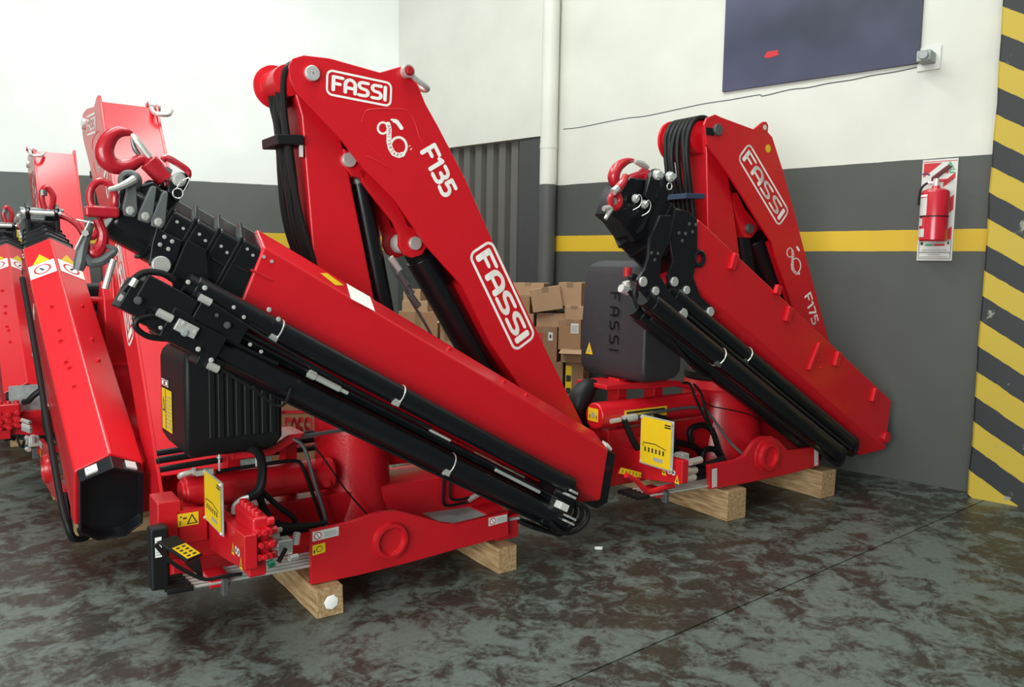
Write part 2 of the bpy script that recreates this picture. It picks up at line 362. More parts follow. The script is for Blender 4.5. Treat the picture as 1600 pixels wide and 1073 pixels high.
def CIRC(x, y, rx, ry, n=14): return [(x+rx*math.cos(2*math.pi*i/n), y+ry*math.sin(2*math.pi*i/n)) for i in range(n)]
def lines(x0, x1, y0, y1, n, m='ink', t=0.35):
    return [(m, R4(x0, y0+(y1-y0)*i/n, x1-(0.12*(i % 2))*(x1-x0), y0+(y1-y0)*(i+t)/n)) for i in range(n)]
WARN = [('ink', [(0.1, 0.1), (0.9, 0.1), (0.5, 0.9)]), ('yellow', [(0.24, 0.18), (0.76, 0.18), (0.5, 0.7)])]
def NOSIGN(x, y, rx, ry): return [('pink', CIRC(x, y, rx, ry)), ('white', CIRC(x, y, rx*0.76, ry*0.76)), ('ink', [(x-rx*0.45, y+ry*0.55), (x-rx*0.3, y+ry*0.65), (x+rx*0.45, y-ry*0.55), (x+rx*0.3, y-ry*0.65)])]

# ================================================================== the hall
def isect(p, d, q, e):
    A_ = np.array([[d[0], -e[0]], [d[1], -e[1]]]); s = np.linalg.solve(A_, np.array(q)-np.array(p)); return np.array(p)+np.array(d)*s[0]
PHL, PHR = math.degrees(math.atan2(0.95, 2.42)), math.degrees(math.atan2(-2.52, 2.77))
cor = isect((-5.162, 8.057), (2.42, 0.95), (0.45, 7.89), (2.77, -2.52))
WL = Frame((cor[0], cor[1], 0), PHL); WR = Frame((cor[0], cor[1], 0), PHR)
ZT = 5.2
def struct(o): o['kind'] = 'structure'; return o
def placed(o, fr): o.location = fr.root(); o.rotation_euler = (0, 0, fr.phi); return o
# floor: concrete bays with open joints
FF = Frame((0.741, 3.207, 0), 39.6)
fb = MB().box((-9, -6, -0.12), (9, 12, -0.03)).build('floor', 'blackm'); struct(fb); placed(fb, FF)
edges = [-6, -3.55, 0.0, 3.55, 12]
for i in range(4):
    MB().box((-9, edges[i]+0.004, -0.03), (9, edges[i+1]-0.004, 0.0)).build('slab', 'floor', fb)
# left wall
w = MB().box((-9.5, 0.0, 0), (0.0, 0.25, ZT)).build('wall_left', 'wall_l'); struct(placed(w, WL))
# right wall with the shutter opening
zs = (WR(812.6, 213.3, 0)[2]+WR(700.7, 233.9, 0)[2])/2
us0, us1 = 0.55, WR(845, 300, 0)[0]-0.01
ue = 6.6
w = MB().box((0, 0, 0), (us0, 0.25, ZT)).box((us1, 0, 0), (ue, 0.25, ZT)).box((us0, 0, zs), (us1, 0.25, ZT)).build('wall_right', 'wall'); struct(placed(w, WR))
sh = MB().box((us0, 0.16, 0), (us1, 0.22, zs)).build('door_1', 'shutter_d'); struct(placed(sh, WR)); sh['label'] = 'grey corrugated metal shutter beside the drainpipe'
ug = WR(817, 300, 0.08)[0]
MB().box((ug, 0.02, 0), (us1, 0.16, zs)).build('guide_channel', 'shutter_d', sh)
pw = WR(790, 300, 0.08)[0]-WR(771, 300, 0.08)[0]
pm = None; x = ug
while x-pw > us0:
    x -= pw
    if pm is None:
        prof = [(0, 0.14), (0.10*pw, 0.07), (0.62*pw, 0.07), (0.74*pw, 0.14), (pw, 0.14), (pw, 0.16), (0, 0.16)]
        mb = MB().hexa([(a, b, 0.0) for a, b in prof], [(a, b, zs) for a, b in prof]); o = mb.build('panel', 'shutter', sh, smooth=0); pm = o.data
    else:
        o = bpy.data.objects.new('panel', pm); COL.objects.link(o); o.parent = sh
    o.location = (x, 0, 0)
# wall crack
cr = [(880, 201.6), (905, 199), (940, 192), (978, 184.7), (1010, 181), (1062, 170), (1100, 162), (1140, 156), (1186, 148), (1192, 150), (1234, 140), (1262, 137), (1295, 130), (1330, 125), (1362, 118), (1400, 112), (1437, 104)]
mb = MB().tube([WR(a, b, -0.001) for a, b in cr], 0.004, n=5, smooth=3)
o = mb.build('crack', 'gsteel', w)
# drainpipe
pc = WR(858.5, 300, -0.07)
dp = empty('drainpipe', (0, 0, 0), 0, 'round vertical drainpipe, white above grey, beside the corrugated shutter', 'pipe'); placed(dp, WR)
MB().cyl((pc[0], -0.095, 0), (pc[0], -0.095, ZT), 0.083, n=24).build('pipe', 'pipe', dp)
zc = WR(858, 222, -0.17)[2]
MB().cyl((pc[0], -0.095, zc-0.05), (pc[0], -0.095, zc), 0.086, n=24).build('collar', 'pipe', dp)
for z in (2.9, 0.6): MB().box((pc[0]-0.03, -0.02, z), (pc[0]+0.03, 0.0, z+0.06)).build('bracket', 'galv', dp)
# striped pillar
pl = WR(1513, 771, -0.12)
pil = bpy.data.objects
def pillar():
    wd_, dp_ = 0.42, 0.14; pts = [(0, 0.16), (0, 0.012), (0.012, 0.0)]
    pts += [(wd_-0.05+0.05*math.sin(a), 0.05-0.05*math.cos(a)) for a in [i*math.pi/12 for i in range(7)]]+[(wd_, 0.16)]
    nz = 26; vs = []
    for k in range(nz+1):
        z = ZT*k/nz
        for (a, b) in pts:
            j = 0.006*math.sin(k*2.3)*math.sin(k*1.1+3) if a < 0.02 else 0
            if z < 0.9 and a > wd_-0.06: a -= 0.012*abs(math.sin(k*1.9))
            vs.append((a+j, b, z))
    n = len(pts); fs = []
    for k in range(nz): fs += [(k*n+i, k*n+(i+1) % n, (k+1)*n+(i+1) % n, (k+1)*n+i) for i in range(n)]
    fs += [tuple(range(n)), tuple(range(nz*n, nz*n+n))]
    return MB().add(vs, fs).build('wall_pillar', 'pillar', smooth=40)
p = pillar(); struct(p); p['label'] = 'wall pillar with diagonal yellow and black hazard stripes'
q = WR.O+WR.u*pl[0]+WR.w*(-0.15); p.location = (q[0], q[1], 0); p.rotation_euler = (0, 0, WR.phi)

# poster board high on the right wall
def poster_mat():
    m, n, l, b = nodes('poster_print'); b.inputs['Roughness'].default_value = 0.45
    tc = n.new('ShaderNodeTexCoord'); nz = n.new('ShaderNodeTexNoise'); nz.inputs['Scale'].default_value = 1.3; nz.inputs['Detail'].default_value = 2; l.new(tc.outputs['Object'], nz.inputs['Vector'])
    r = n.new('ShaderNodeValToRGB'); r.color_ramp.elements[0].position = 0.35; r.color_ramp.elements[1].position = 0.8
    r.color_ramp.elements[0].color = (0.018, 0.024, 0.05, 1); r.color_ramp.elements[1].color = (0.09, 0.085, 0.16, 1)
    l.new(nz.outputs['Fac'], r.inputs[0]); l.new(r.outputs[0], b.inputs['Base Color']); return m
M['poster'] = poster_mat()
a = WR(1128.5, 143.8, -0.02); b_ = WR(1437, 88, -0.02); zb = (a[2]+b_[2])/2
po = empty('poster_board', (0, 0, 0), 0, 'dark navy poster board mounted high on the right wall', 'poster'); placed(po, WR)
MB().box((a[0], -0.025, a[2]), (b_[0], 0.0, a[2]+1.0)).build('board', 'poster', po, bevel=0.002)
c = WR(1205, 90, -0.026)
MB().prism([(c[0]-0.06, c[2]+0.01), (c[0]-0.02, c[2]), (c[0]+0.06, c[2]+0.01), (c[0]+0.05, c[2]+0.05), (c[0]-0.04, c[2]+0.05)], -0.0265, -0.0255).build('print', 'pink', po, smooth=0)
# small wall bracket
c = WR(1450, 94, -0.05)
bk = empty('wall_bracket', (0, 0, 0), 0, 'small pale wall bracket at the end of the wall crack', 'bracket'); placed(bk, WR)
MB().box((c[0]-0.08, -0.012, c[2]-0.06), (c[0]+0.07, 0.0, c[2]+0.10)).build('mounting_plate', 'white_card', bk, bevel=0.003)
MB().box((c[0]-0.05, -0.14, c[2]-0.02), (c[0]+0.04, -0.012, c[2]+0.05)).cyl((c[0], -0.14, c[2]+0.015), (c[0], -0.17, c[2]+0.015), 0.03).build('arm', 'galv', bk, bevel=0.004)

# fire extinguisher and its board
q = [WR(1436.4, 407.4, -0.012), WR(1490.7, 406.5, -0.012), WR(1494, 246.2, -0.012), WR(1438, 251.4, -0.012)]
ex0, ex1 = (q[0][0]+q[3][0])/2, (q[1][0]+q[2][0])/2; ez0, ez1 = (q[0][2]+q[1][2])/2, (q[2][2]+q[3][2])/2
bd = empty('extinguisher_board', (0, 0, 0), 0, 'white sign board with diagonal red stripes behind the fire extinguisher', 'sign'); placed(bd, WR)
MB().box((ex0, -0.012, ez0), (ex1, 0.0, ez1)).build('board', 'white_card', bd, bevel=0.001)
def clip(poly, axis, lim, keep_gt):
    out = []
    for i in range(len(poly)):
        A_, B_ = poly[i], poly[(i+1) % len(poly)]; fa = (A_[axis]-lim)*(1 if keep_gt else -1); fb_ = (B_[axis]-lim)*(1 if keep_gt else -1)
        if fa >= 0: out.append(A_)
        if fa*fb_ < 0:
            t = fa/(fa-fb_); out.append((A_[0]+(B_[0]-A_[0])*t, A_[1]+(B_[1]-A_[1])*t))
    return out
def bquad(z): return [(ex0, z, ez0), (ex1, z, ez0), (ex1, z, ez1), (ex0, z, ez1)]
marks = []
for y0, y1, x0 in ((0.19, 0.34, 0), (0.50, 0.65, 0), (0.81, 0.865, 0.62), (1.07, 1.3, 0)):
    pg = [(0.04, y0-0.245), (0.95, y0), (0.95, y1), (0.04, y1-0.245)]
    for ax, lm, kg in ((1, 0.21, True), (1, 0.965, False), (0, max(0.04, x0), True)): pg = clip(pg, ax, lm, kg) if pg else pg
    if len(pg) > 2: marks.append(('pink', pg))
marks += [('pink', R4(0.02, 0.975, 0.98, 0.982)), ('ink', R4(0.04, 0.075, 0.96, 0.08)), ('ink', R4(0.04, 0.015, 0.96, 0.02)), ('ink', R4(0.04, 0.2, 0.96, 0.205)), ('ink', R4(0.04, 0.015, 0.055, 0.2)), ('ink', R4(0.945, 0.015, 0.96, 0.2))]
marks += [('greenink', [(0.66, 0.91), (0.9, 0.91), (0.78, 0.975)]), ('white_card', [(0.75, 0.925), (0.81, 0.925), (0.78, 0.945)]), ('greenink', R4(0.78, 0.857, 0.93, 0.9)), ('white_card', R4(0.82, 0.868, 0.93, 0.889)),
          ('pink', R4(0.62, 0.86, 0.76, 0.905)), ('white_card', R4(0.645, 0.867, 0.735, 0.898)), ('ink', R4(0.08, 0.155, 0.16, 0.185)), ('ink', R4(0.85, 0.16, 0.9, 0.19))]
marks += [('greenink', R4(0.22, 0.145, 0.45, 0.165)), ('pink', R4(0.47, 0.145, 0.78, 0.165)), ('greyink', R4(0.15, 0.105, 0.85, 0.112)), ('greyink', R4(0.1, 0.088, 0.9, 0.094)), ('greyink', R4(0.3, 0.055, 0.65, 0.063)), ('greyink', R4(0.08, 0.032, 0.9, 0.04))]
s = decal(bd, bquad(-0.012), 'white_card', 'sheet', marks)
mb = MB(); chars(mb, 'B', (ez1-ez0)*0.045, [(0, 0, 0)], lambda x, y: V(ex0+(ex1-ex0)*0.69+x, -0.0175, ez0+(ez1-ez0)*0.882+y)); mb.build('letter', 'pink', s, smooth=0)
mb = MB(); chars(mb, 'AC', (ez1-ez0)*0.03, [(0, 0, 0), (0.022, -0.035, 0)], lambda x, y: V(ex0+(ex1-ex0)*0.78+x, -0.0175, ez0+(ez1-ez0)*0.922+y)); mb.build('letter', 'greenink', s, smooth=0, kind='stuff')
e0 = WR(1457, 377, -0.11); e1 = WR(1457, 297, -0.11)
fx = empty('fire_extinguisher', (0, 0, 0), 0, 'red fire extinguisher hanging on the striped board of the right wall', 'extinguisher')
qq = WR.O+WR.u*e0[0]+WR.w*(-0.11); fx.location = (qq[0], qq[1], 0); fx.rotation_euler = (0, 0, WR.phi)
zb0, zb1 = e0[2], e1[2]; r = 0.088
MB().lathe((0, 0, zb0), (0, 0, 1), [(0, r*0.9), (0.01, r), (zb1-zb0-0.022, r), (zb1-zb0-0.006, r*0.93), (zb1-zb0+0.004, r*0.72), (zb1-zb0+0.012, r*0.34), (zb1-zb0+0.03, r*0.24)], 32).build('body', 'extred', fx)
vb = MB().cyl((0, 0, zb1+0.02), (0, 0, zb1+0.075), 0.022).cyl((0, 0, zb1+0.05), (-0.05, -0.01, zb1+0.05), 0.012).build('valve', 'chrome', fx)
MB().prism([(-0.03, zb1+0.06), (0.0, zb1+0.075), (0.09, zb1+0.15), (0.075, zb1+0.165), (0.05, zb1+0.15), (-0.03, zb1+0.085)], -0.016, 0.016).build('squeeze_lever', 'lever', fx, bevel=0.003)
MB().prism([(-0.03, zb1+0.045), (0.1, zb1+0.06), (0.1, zb1+0.075), (-0.03, zb1+0.065)], -0.012, 0.012).build('carry_handle', 'hookred', fx, bevel=0.003)
MB().tube([(-0.05, -0.01, zb1+0.05), (-0.075, -0.02, zb1+0.03), (-0.09, -0.03, zb1-0.01), (-0.097, -0.02, zb1-0.10)], 0.008).build('hose', 'rubber', fx)
MB().tube([(-0.04, -0.015, zb1+0.10), (-0.07, -0.02, zb1+0.115), (-0.085, -0.02, zb1+0.105)], 0.005).build('safety_tag', 'blue', fx)
zb2 = zb0+(zb1-zb0)*0.47
MB().lathe((0, 0, zb2), (0, 0, 1), [(0, r+0.0005), (0, r+0.002), (0.008, r+0.002), (0.008, r+0.0005)], 32).build('strap', 'rubber', fx)
def wrap(z0, z1, a0, a1, m):
    vs = []; n = 8
    for i in range(n+1):
        t = math.radians(a0+(a1-a0)*i/n)
        for z in (z0, z1): vs.append(((r+0.001)*math.cos(t), (r+0.001)*math.sin(t), z))
    return MB().add(vs, [(2*i, 2*i+2, 2*i+3, 2*i+1) for i in range(n)]).build('paper_label', m, fx)
hh = zb1-zb0
wrap(zb0+hh*0.50, zb0+hh*0.84, 185, 252, 'white_card'); wrap(zb0+hh*0.30, zb0+hh*0.44, 190, 232, 'white_card'); wrap(zb0+hh*0.08, zb0+hh*0.24, 190, 246, 'white_card')
wrap(zb0+hh*0.86, zb0+hh*0.90, 185, 252, 'white')
MB().box((-0.03, 0.05, zb1-0.12), (0.03, 0.098, zb1-0.09)).build('wall_hook', 'galv', fx)

# ================================================================== crane builders
def chain(fr, pts, w, **k): return [fr(a, b, w) for a, b in pts]
def hexsec(hw, rid, side, bot, yc, cut=0.0):
    """boom cross-section as (y, t) points: ridge, far shoulder, far side bottom, keel, near side bottom, near shoulder"""
    return [(yc, rid), (yc+hw, 0), (yc+hw, side), (yc+hw*0.45, side+bot), (yc-hw*0.45, side+bot), (yc-hw, side), (yc-hw, 0)]
class BoomAxis:
    def __init__(s, p0, p1):
        p0 = Vector((p0[0], 0, p0[2])); p1 = Vector((p1[0], 0, p1[2])); s.o = p0; s.L = (p1-p0).length
        s.d = (p1-p0).normalized(); s.n = Vector((-s.d.z, 0, s.d.x))
    def __call__(s, a, t, y): q = s.o+s.d*a+s.n*t; return V(q.x, y, q.z)
    def loft(s, mb, sec0, a0, a1, sec1=None, cutlow=0.0, hollow=0.0):
        sec1 = sec1 or sec0
        lo = [s(a0, t, y) for y, t in sec0]; hi = [s(a1+cutlow*max(0.0, -t), t, y) for y, t in sec1]
        if not hollow: mb.hexa(lo, hi); return mb
        n = len(lo); yc = sec1[0][0]; tc = sum(t for _, t in sec1)/n
        ins = [s(a1+cutlow*max(0.0, -t), tc+(t-tc)*(1-hollow), yc+(y-yc)*(1-hollow)) for y, t in sec1]
        deep = [p-s.d*0.06 for p in ins]
        vs = lo+hi+ins+deep
        fs = [tuple(range(n))]
        for k in range(3): fs += [(k*n+i, k*n+(i+1) % n, (k+1)*n+(i+1) % n, (k+1)*n+i) for i in range(n)]
        fs += [tuple(range(3*n, 4*n))]
        return mb.add(vs, fs)
def ellp(c, ex, ey, rx, ry, n=16): return [Vector(c)+ex*(rx*math.cos(2*math.pi*i/n))+ey*(ry*math.sin(2*math.pi*i/n)) for i in range(n)]

def inner_boom(root, fr, outline, w0, w1, th, webpx, name='inner_boom'):
    near = [fr(a, b, w0) for a, b in outline]
    ib = MB().prism(near, w0-fr.w0, w0-fr.w0+th).build(name, 'red', root, bevel=0.003)
    MB().prism([(p[0], p[2]) for p in near], w1-fr.w0-th, w1-fr.w0).build('far_cheek_plate', 'red', ib, bevel=0.003)
    return ib, near
def strip(pts, th, y0, y1, mb):
    """a bent plate following a 2-D path of (x, z) points, thickness th to the inner side"""
    P = [Vector((p[0], 0, p[-1])) for p in pts]; n = len(P); off = []
    for i in range(n):
        d = (P[min(i+1, n-1)]-P[max(i-1, 0)]).normalized(); off.append(P[i]+Vector((-d.z, 0, d.x))*th)
    poly = [(p.x, p.z) for p in P]+[(p.x, p.z) for p in reversed(off)]
    mb.prism(poly, y0, y1)

def make_crane_a(root, fr):
    w0 = fr.w0; Y = lambda w: w-w0
    # ---------------------------------------------------------------- base
    bp = MB().prism(chain(fr, [(485, 829), (522, 822), (560, 812), (580, 804), (598, 799), (620, 798), (645, 804), (690, 816), (712, 819), (794, 799), (795.5, 837), (718, 857), (640, 879), (560, 899), (486, 914)], 0.05), Y(0.05), Y(0.075)).build('front_plate', 'red2', root, bevel=0.003)
    hc = fr(609, 844, 0.05)
    mb = MB().lathe((hc[0], Y(0.052), hc[2]), (0, -1, 0), [(0, 0.088), (0.012, 0.086), (0.026, 0.080), (0.028, 0.066), (0.016, 0.060), (0.004, 0.056), (0.0035, 0.001)], 36)
    mb.build('hub_ring', 'red2', bp)
    p = [fr(a, b, 0.05) for a, b in ((488, 846), (529, 836), (529, 822), (488, 831))]
    decal(bp, p, 'white_card', 'notice_label', NOSIGN(0.2, 0.5, 0.14, 0.4)+lines(0.45, 0.95, 0.2, 0.85, 4, 'greyink'))
    p = [fr(a, b, 0.05) for a, b in ((488, 868), (508, 862), (508, 847), (488, 852))]
    decal(bp, p, 'yellow', 'warning_label', [('ink', CIRC(0.55, 0.5, 0.25, 0.3)), ('yellow', CIRC(0.55, 0.5, 0.2, 0.23)), ('ink', R4(0.1, 0.2, 0.2, 0.5))])
    p = [fr(a, b, 0.05) for a, b in ((763, 822), (792, 814), (792, 803), (763, 809))]
    decal(bp, p, 'white_card', 'notice_label', NOSIGN(0.22, 0.5, 0.16, 0.42)+lines(0.45, 0.95, 0.2, 0.85, 4, 'greyink'))
    MB().prism([(-0.36, 0.14), (0.62, 0.14), (0.62, 0.27), (0.2, 0.27), (0.08, 0.36), (-0.1, 0.36), (-0.36, 0.34)], Y(0.90), Y(0.925)).build('rear_plate', 'red2', root, bevel=0.003)
    ob = MB().box((-0.88, Y(0.33), 0.15), (0.80, Y(0.64), 0.43)).build('outrigger_beam', 'red2', root, bevel=0.008, seg=2)
    MB().box((-0.90, Y(0.37), 0.18), (-0.88, Y(0.60), 0.40)).build('end_cap', 'red', ob, bevel=0.004)
    MB().box((0.72, Y(0.08), 0.135), (0.58, Y(0.33), 0.255)).build('side_bracket', 'red2', ob, bevel=0.003)
    MB().prism(chain(fr, [(680, 812), (790, 797), (792, 801), (690, 818)], 0.2), Y(0.075), Y(0.33)).build('cover_plate', 'galv', root, bevel=0.002)
    # slewing cylinders
    c0, c1 = fr(286, 771, 0.36), fr(492, 746, 0.36)
    sc = MB().cyl((c0[0], Y(0.36), 0.525), (c1[0]+0.08, Y(0.36), 0.525), 0.073, n=28).build('slewing_cylinder', 'red2', root, bevel=0.01, seg=2)
    MB().cyl((c0[0]-0.012, Y(0.36), 0.525), (c0[0]+0.02, Y(0.36), 0.525), 0.06, n=24).build('cylinder_cap', 'red2', sc, bevel=0.008)
    MB().bolt((c1[0]-0.0, Y(0.30), 0.60), (0, -0.6, 1), 0.016).build('cylinder_bolt', 'red2', sc); MB().bolt((c1[0]+0.03, Y(0.29), 0.50), (0, -1, 0.1), 0.016).build('cylinder_bolt', 'red2', sc)
    f0 = fr(283, 742, 0.27); f1 = fr(305, 736, 0.27); f2 = fr(340, 736, 0.27)
    ft = MB().tube([V(f0[0], Y(0.29), f0[2]-0.012), V(f0[0], Y(0.27), f0[2]), V(f1[0]-0.01, Y(0.27), f1[2])], 0.011).cyl((f1[0]-0.01, Y(0.27), f1[2]), (f1[0], Y(0.27), f1[2]), 0.018, n=6).box((f1[0], Y(0.255), f1[2]-0.018), (f2[0]-0.02, Y(0.29), f2[2]+0.016)).build('hose_fitting', 'zinc', sc, bevel=0.002)
    pp = [fr(a, b, 0.28) for a, b in ((338, 738), (360, 733), (400, 727), (440, 721), (462, 720), (472, 728), (490, 775), (505, 818), (508, 826))]
    MB().tube(pp, 0.0085, n=8, smooth=5).build('hydraulic_pipe', 'rubber', sc)
    MB().cyl((0.1, Y(0.55), 0.55), (0.72, Y(0.55), 0.53), 0.075, n=28).build('slewing_cylinder', 'red2', root, bevel=0.01)
    for x in (-0.62, -0.36):
        MB().box((x, Y(0.44), 0.42), (x+0.06, Y(0.52), 0.70)).build('tank_support', 'red2', root, bevel=0.004)
    # hoses lying across the base
    for k, (dz, dw) in enumerate(((0.0, 0.52), (0.035, 0.55), (0.02, 0.60), (0.06, 0.58))):
        MB().tube([(-0.88, Y(dw), 0.60+dz), (-0.5, Y(dw), 0.615+dz), (-0.15, Y(dw+0.02), 0.61+dz), (0.05, Y(dw+0.05), 0.63+dz)], 0.014, n=8).build('base_hose', 'rubber', root)
    # steel pipes rising to the column
    pp = [fr(a, b, 0.22) for a, b in ((560, 676), (500, 684), (466, 688), (482, 703), (497, 760), (508, 800), (511, 826))]
    MB().tube([(p[0], Y(0.32)-0.10*i/6, p[2]) for i, p in enumerate(pp)], 0.009, n=8, smooth=4).build('steel_pipe', 'dsteel', root)
    pp = [fr(a, b, 0.24) for a, b in ((488, 695), (505, 715), (540, 765), (578, 808))]
    MB().tube(pp, 0.004, n=6).build('thin_cable', 'rubber', root)
    # ---------------------------------------------------------------- column
    mb = MB().lathe((0, 0, 0.10), (0, 0, 1), [(0, 0.215), (0.12, 0.212), (0.20, 0.205), (0.27, 0.19), (0.40, 0.182), (0.50, 0.180), (0.58, 0.182), (0.72, 0.182), (0.74, 0.172), (0.78, 0.17)], 40)
    cb = mb.build('column_base', 'red2', root)
    cpoly = [(455, 128), (462, 150), (471, 181), (489, 397), (499, 520), (505, 640), (596, 640), (592, 520), (586, 468), (547, 274), (534, 218), (512, 150), (500, 110), (478, 100), (462, 108)]
    near = chain(fr, cpoly, 0.41)
    mb = MB().prism(near, Y(0.41), Y(0.59))
    co = mb.build('column', 'red', root, bevel=0.012, seg=2)
    MB().prism(chain(fr, [(560, 452), (590, 490), (600, 640), (505, 640), (500, 540)], 0.41), Y(0.36), Y(0.64)).build('column_foot', 'red', co, bevel=0.01)
    # hose sheave + bundle down the column
    sc_ = fr(447, 127, 0.44)
    MB().lathe((sc_[0], Y(0.40), sc_[2]), (0, 1, 0), [(0.01, 0.02), (0.012, 0.068), (0.186, 0.068), (0.188, 0.098), (0.2, 0.098)], 32).build('hose_guide', 'red', co, bevel=0.002)
    for k in range(6):
        wv = 0.418+0.031*k
        pts = [(478, 112), (465, 101), (452, 103), (443, 117), (442, 150), (447, 185), (453, 225), (458, 270), (464, 320), (473, 365), (485, 405), (494, 440), (502, 520)]
        MB().tube([V(*fr(a, b, 0.42)[::2][:1], Y(wv), fr(a, b, 0.42)[2])+V(0.010*math.sin(k*2.1+i*0.8)*(1 if 3 < i < 11 else 0), 0, 0) for i, (a, b) in enumerate(pts)], 0.0165, n=9).build('hydraulic_hose', 'rubber', co)
    c = fr(452, 219, 0.41)
    MB().box((c[0]-0.062, Y(0.385), c[2]-0.022), (c[0]+0.058, Y(0.60), c[2]+0.022), Matrix.Rotation(-0.08, 3, 'Y')).build('hose_clamp', 'plastic', co, bevel=0.004)
    c = fr(471, 231, 0.40)
    MB().box((c[0]-0.008, Y(0.395), c[2]-0.04), (c[0]+0.006, Y(0.41), c[2]+0.04)).build('clamp_plate', 'white_card', co)
    # ---------------------------------------------------------------- inner boom
    wi0, wi1 = 0.345, 0.66
    outl = [(452, 102), (458, 91), (475, 86), (516, 91), (594, 113), (625, 104), (640, 106), (652, 130), (665, 162), (684, 196), (728, 281), (773, 384), (809, 456), (851, 542), (887, 615), (925, 690), (945, 730), (900, 752), (868, 700), (809, 599), (767, 537), (746, 495), (721, 445), (668, 386), (616, 311), (568, 263), (534, 219), (478, 161), (461, 142), (453, 124)]
    ib, near = inner_boom(root, fr, outl, wi0, wi1, 0.016, None)
    mb = MB(); top = chain(fr, [(478, 88), (516, 92), (594, 114), (640, 118), (665, 163), (684, 197), (728, 282), (773, 385), (809, 457), (851, 543), (887, 616), (925, 690)], wi0)
    strip(top, -0.018, Y(wi0+0.016), Y(wi1-0.016), mb); mb.build('boom_back_plate', 'red', ib)
    mb = MB(); low = chain(fr, [(721, 445), (746, 495), (767, 537), (809, 599), (868, 700), (900, 750)], wi0)
    lowi = [(p[0]+0.05, p[2]+0.02) for p in low]
    mb.prism(lowi+[(p[0]+0.02, p[2]) for p in reversed(low)], Y(wi0+0.05), Y(wi1-0.05)); mb.build('boom_belly_plate', 'red', ib)
    c = fr(487, 115, wi0)
    mb = MB().cyl((c[0], Y(wi0)-0.018, c[2]), (c[0], Y(wi1)+0.018, c[2]), 0.034, n=28); pn = mb.build('pivot_pin', 'chrome', ib, bevel=0.005)
    MB().cyl((c[0], Y(wi0)-0.0185, c[2]), (c[0], Y(wi0)-0.0175, c[2]), 0.003, n=8).build('centre_mark', 'ink', pn)
    # pressed ribs
    for k, ln in enumerate(([(566, 190), (570, 178), (580, 171), (630, 171), (642, 178), (650, 195), (655, 212), (661, 224)], [(572, 218), (590, 240), (612, 263), (596, 255), (572, 244)])):
        MB().tube([V(*fr(a, b, wi0))+V(0, 0.004, 0) for a, b in ln], 0.006, n=8, smooth=3).build('pressed_rib', 'red', ib)
    # lifting lug and shackle
    lg = fr(634, 113, wi0)
    sk = MB().cyl((lg[0], Y(wi0)-0.035, lg[2]), (lg[0], Y(wi0)+0.03, lg[2]), 0.030, n=20).tube([V(lg[0], Y(wi0)-0.022, lg[2]), V(*fr(650, 124, wi0-0.02)), V(*fr(664, 134, wi0-0.02)), V(*fr(668, 139, wi0)), V(*fr(660, 140, wi0+0.05)), V(*fr(640, 128, wi0+0.08))], 0.013, n=10).build('shackle', 'zinc', ib)
    MB().bolt((lg[0], Y(wi0)-0.033, lg[2]), (0, -1, 0), 0.018).build('shackle_bolt', 'hookred', sk)
    badge(ib, [fr(a, b, wi0) for a, b in ((508.5, 148), (611, 168), (613, 129), (510, 107))], -0.0015, lw=0.24)
    badge(ib, [fr(a, b, wi0) for a, b in ((731, 399), (805, 552), (837, 524), (767, 371))], -0.0015, lw=0.24)
    badge(ib, [fr(a, b, wi0) for a, b in ((657, 238), (693, 311), (715, 296), (679, 223))], -0.0015, framed=False, text='F135', name='model_number', lw=0.24)
    def g80(cx, cy):
        return lambda x, y: V(*fr(x, y, wi0))+V(0, -0.0015, 0)
    g = g80(0, 0); mb = MB()
    strokes(mb, [arc(598, 200, 7.8, 8.8, 0, 360, 20)], 3.2, g); strokes(mb, [arc(622.5, 229, 12.5, 14.5, 0, 360, 24)], 3.8, g)
    rib = [(606, 194), (608, 202), (607.5, 212), (607.5, 222), (610, 232), (615, 240), (623, 243), (629, 241)]
    strokes(mb, [rib], 7.6, g); strokes(mb, [[(616, 189), (620, 190), (627, 200)]], 6.0, g); strokes(mb, [[(611.5, 187), (618, 187.5)]], 3.0, g)
    mk = mb.build('anniversary_mark', 'white', ib, smooth=0)
    mb = MB(); tp = []
    txt = 'ANNIVERSARY'; ser = [Vector((a, b)) for a, b in rib]; Ls = [0]
    for i in range(1, len(ser)): Ls.append(Ls[-1]+(ser[i]-ser[i-1]).length)
    for i in range(len(txt)):
        s_ = Ls[-1]*(i+0.5)/len(txt); k = max(j for j in range(len(Ls)-1) if Ls[j] <= s_); t = (s_-Ls[k])/(Ls[k+1]-Ls[k]); q = ser[k].lerp(ser[k+1], t); d = ser[k+1]-ser[k]
        tp.append((q.x, q.y, math.atan2(d.y, d.x)))
    def chars_px(mb, text, size, pts, g):
        for ch, (x, y, a) in zip(text, pts): chars(mb, ch, size, [(0, 0, 0)], lambda X, Yy, x=x, y=y, a=a: g(x+X*math.cos(a)+Yy*math.sin(a), y+X*math.sin(a)-Yy*math.cos(a))+V(0, -0.001, 0))
    chars_px(mb, txt, 6.6, tp, g); mb.build('lettering', 'pink', mk, smooth=0)
    mb = MB(); chars_px(mb, 'th', 6.5, [(640, 228, 1.1), (642, 233, 1.1)], g); mb.build('lettering', 'white', mk, smooth=0)
    # ---------------------------------------------------------------- lift ram, link and folding ram
    r0, r1 = V(*fr(556, 262, 0.50)), V(*fr(606, 520, 0.50)); d = (r1-r0).normalized()
    lr = MB().cyl(r0+d*0.06, r1, 0.052, n=24).build('lift_ram', 'black', root)
    MB().cyl(r0+d*0.05, r0+d*0.075, 0.056, n=24).cyl(r1, r1+d*0.25, 0.03, n=16).build('ram_gland', 'dsteel', lr)
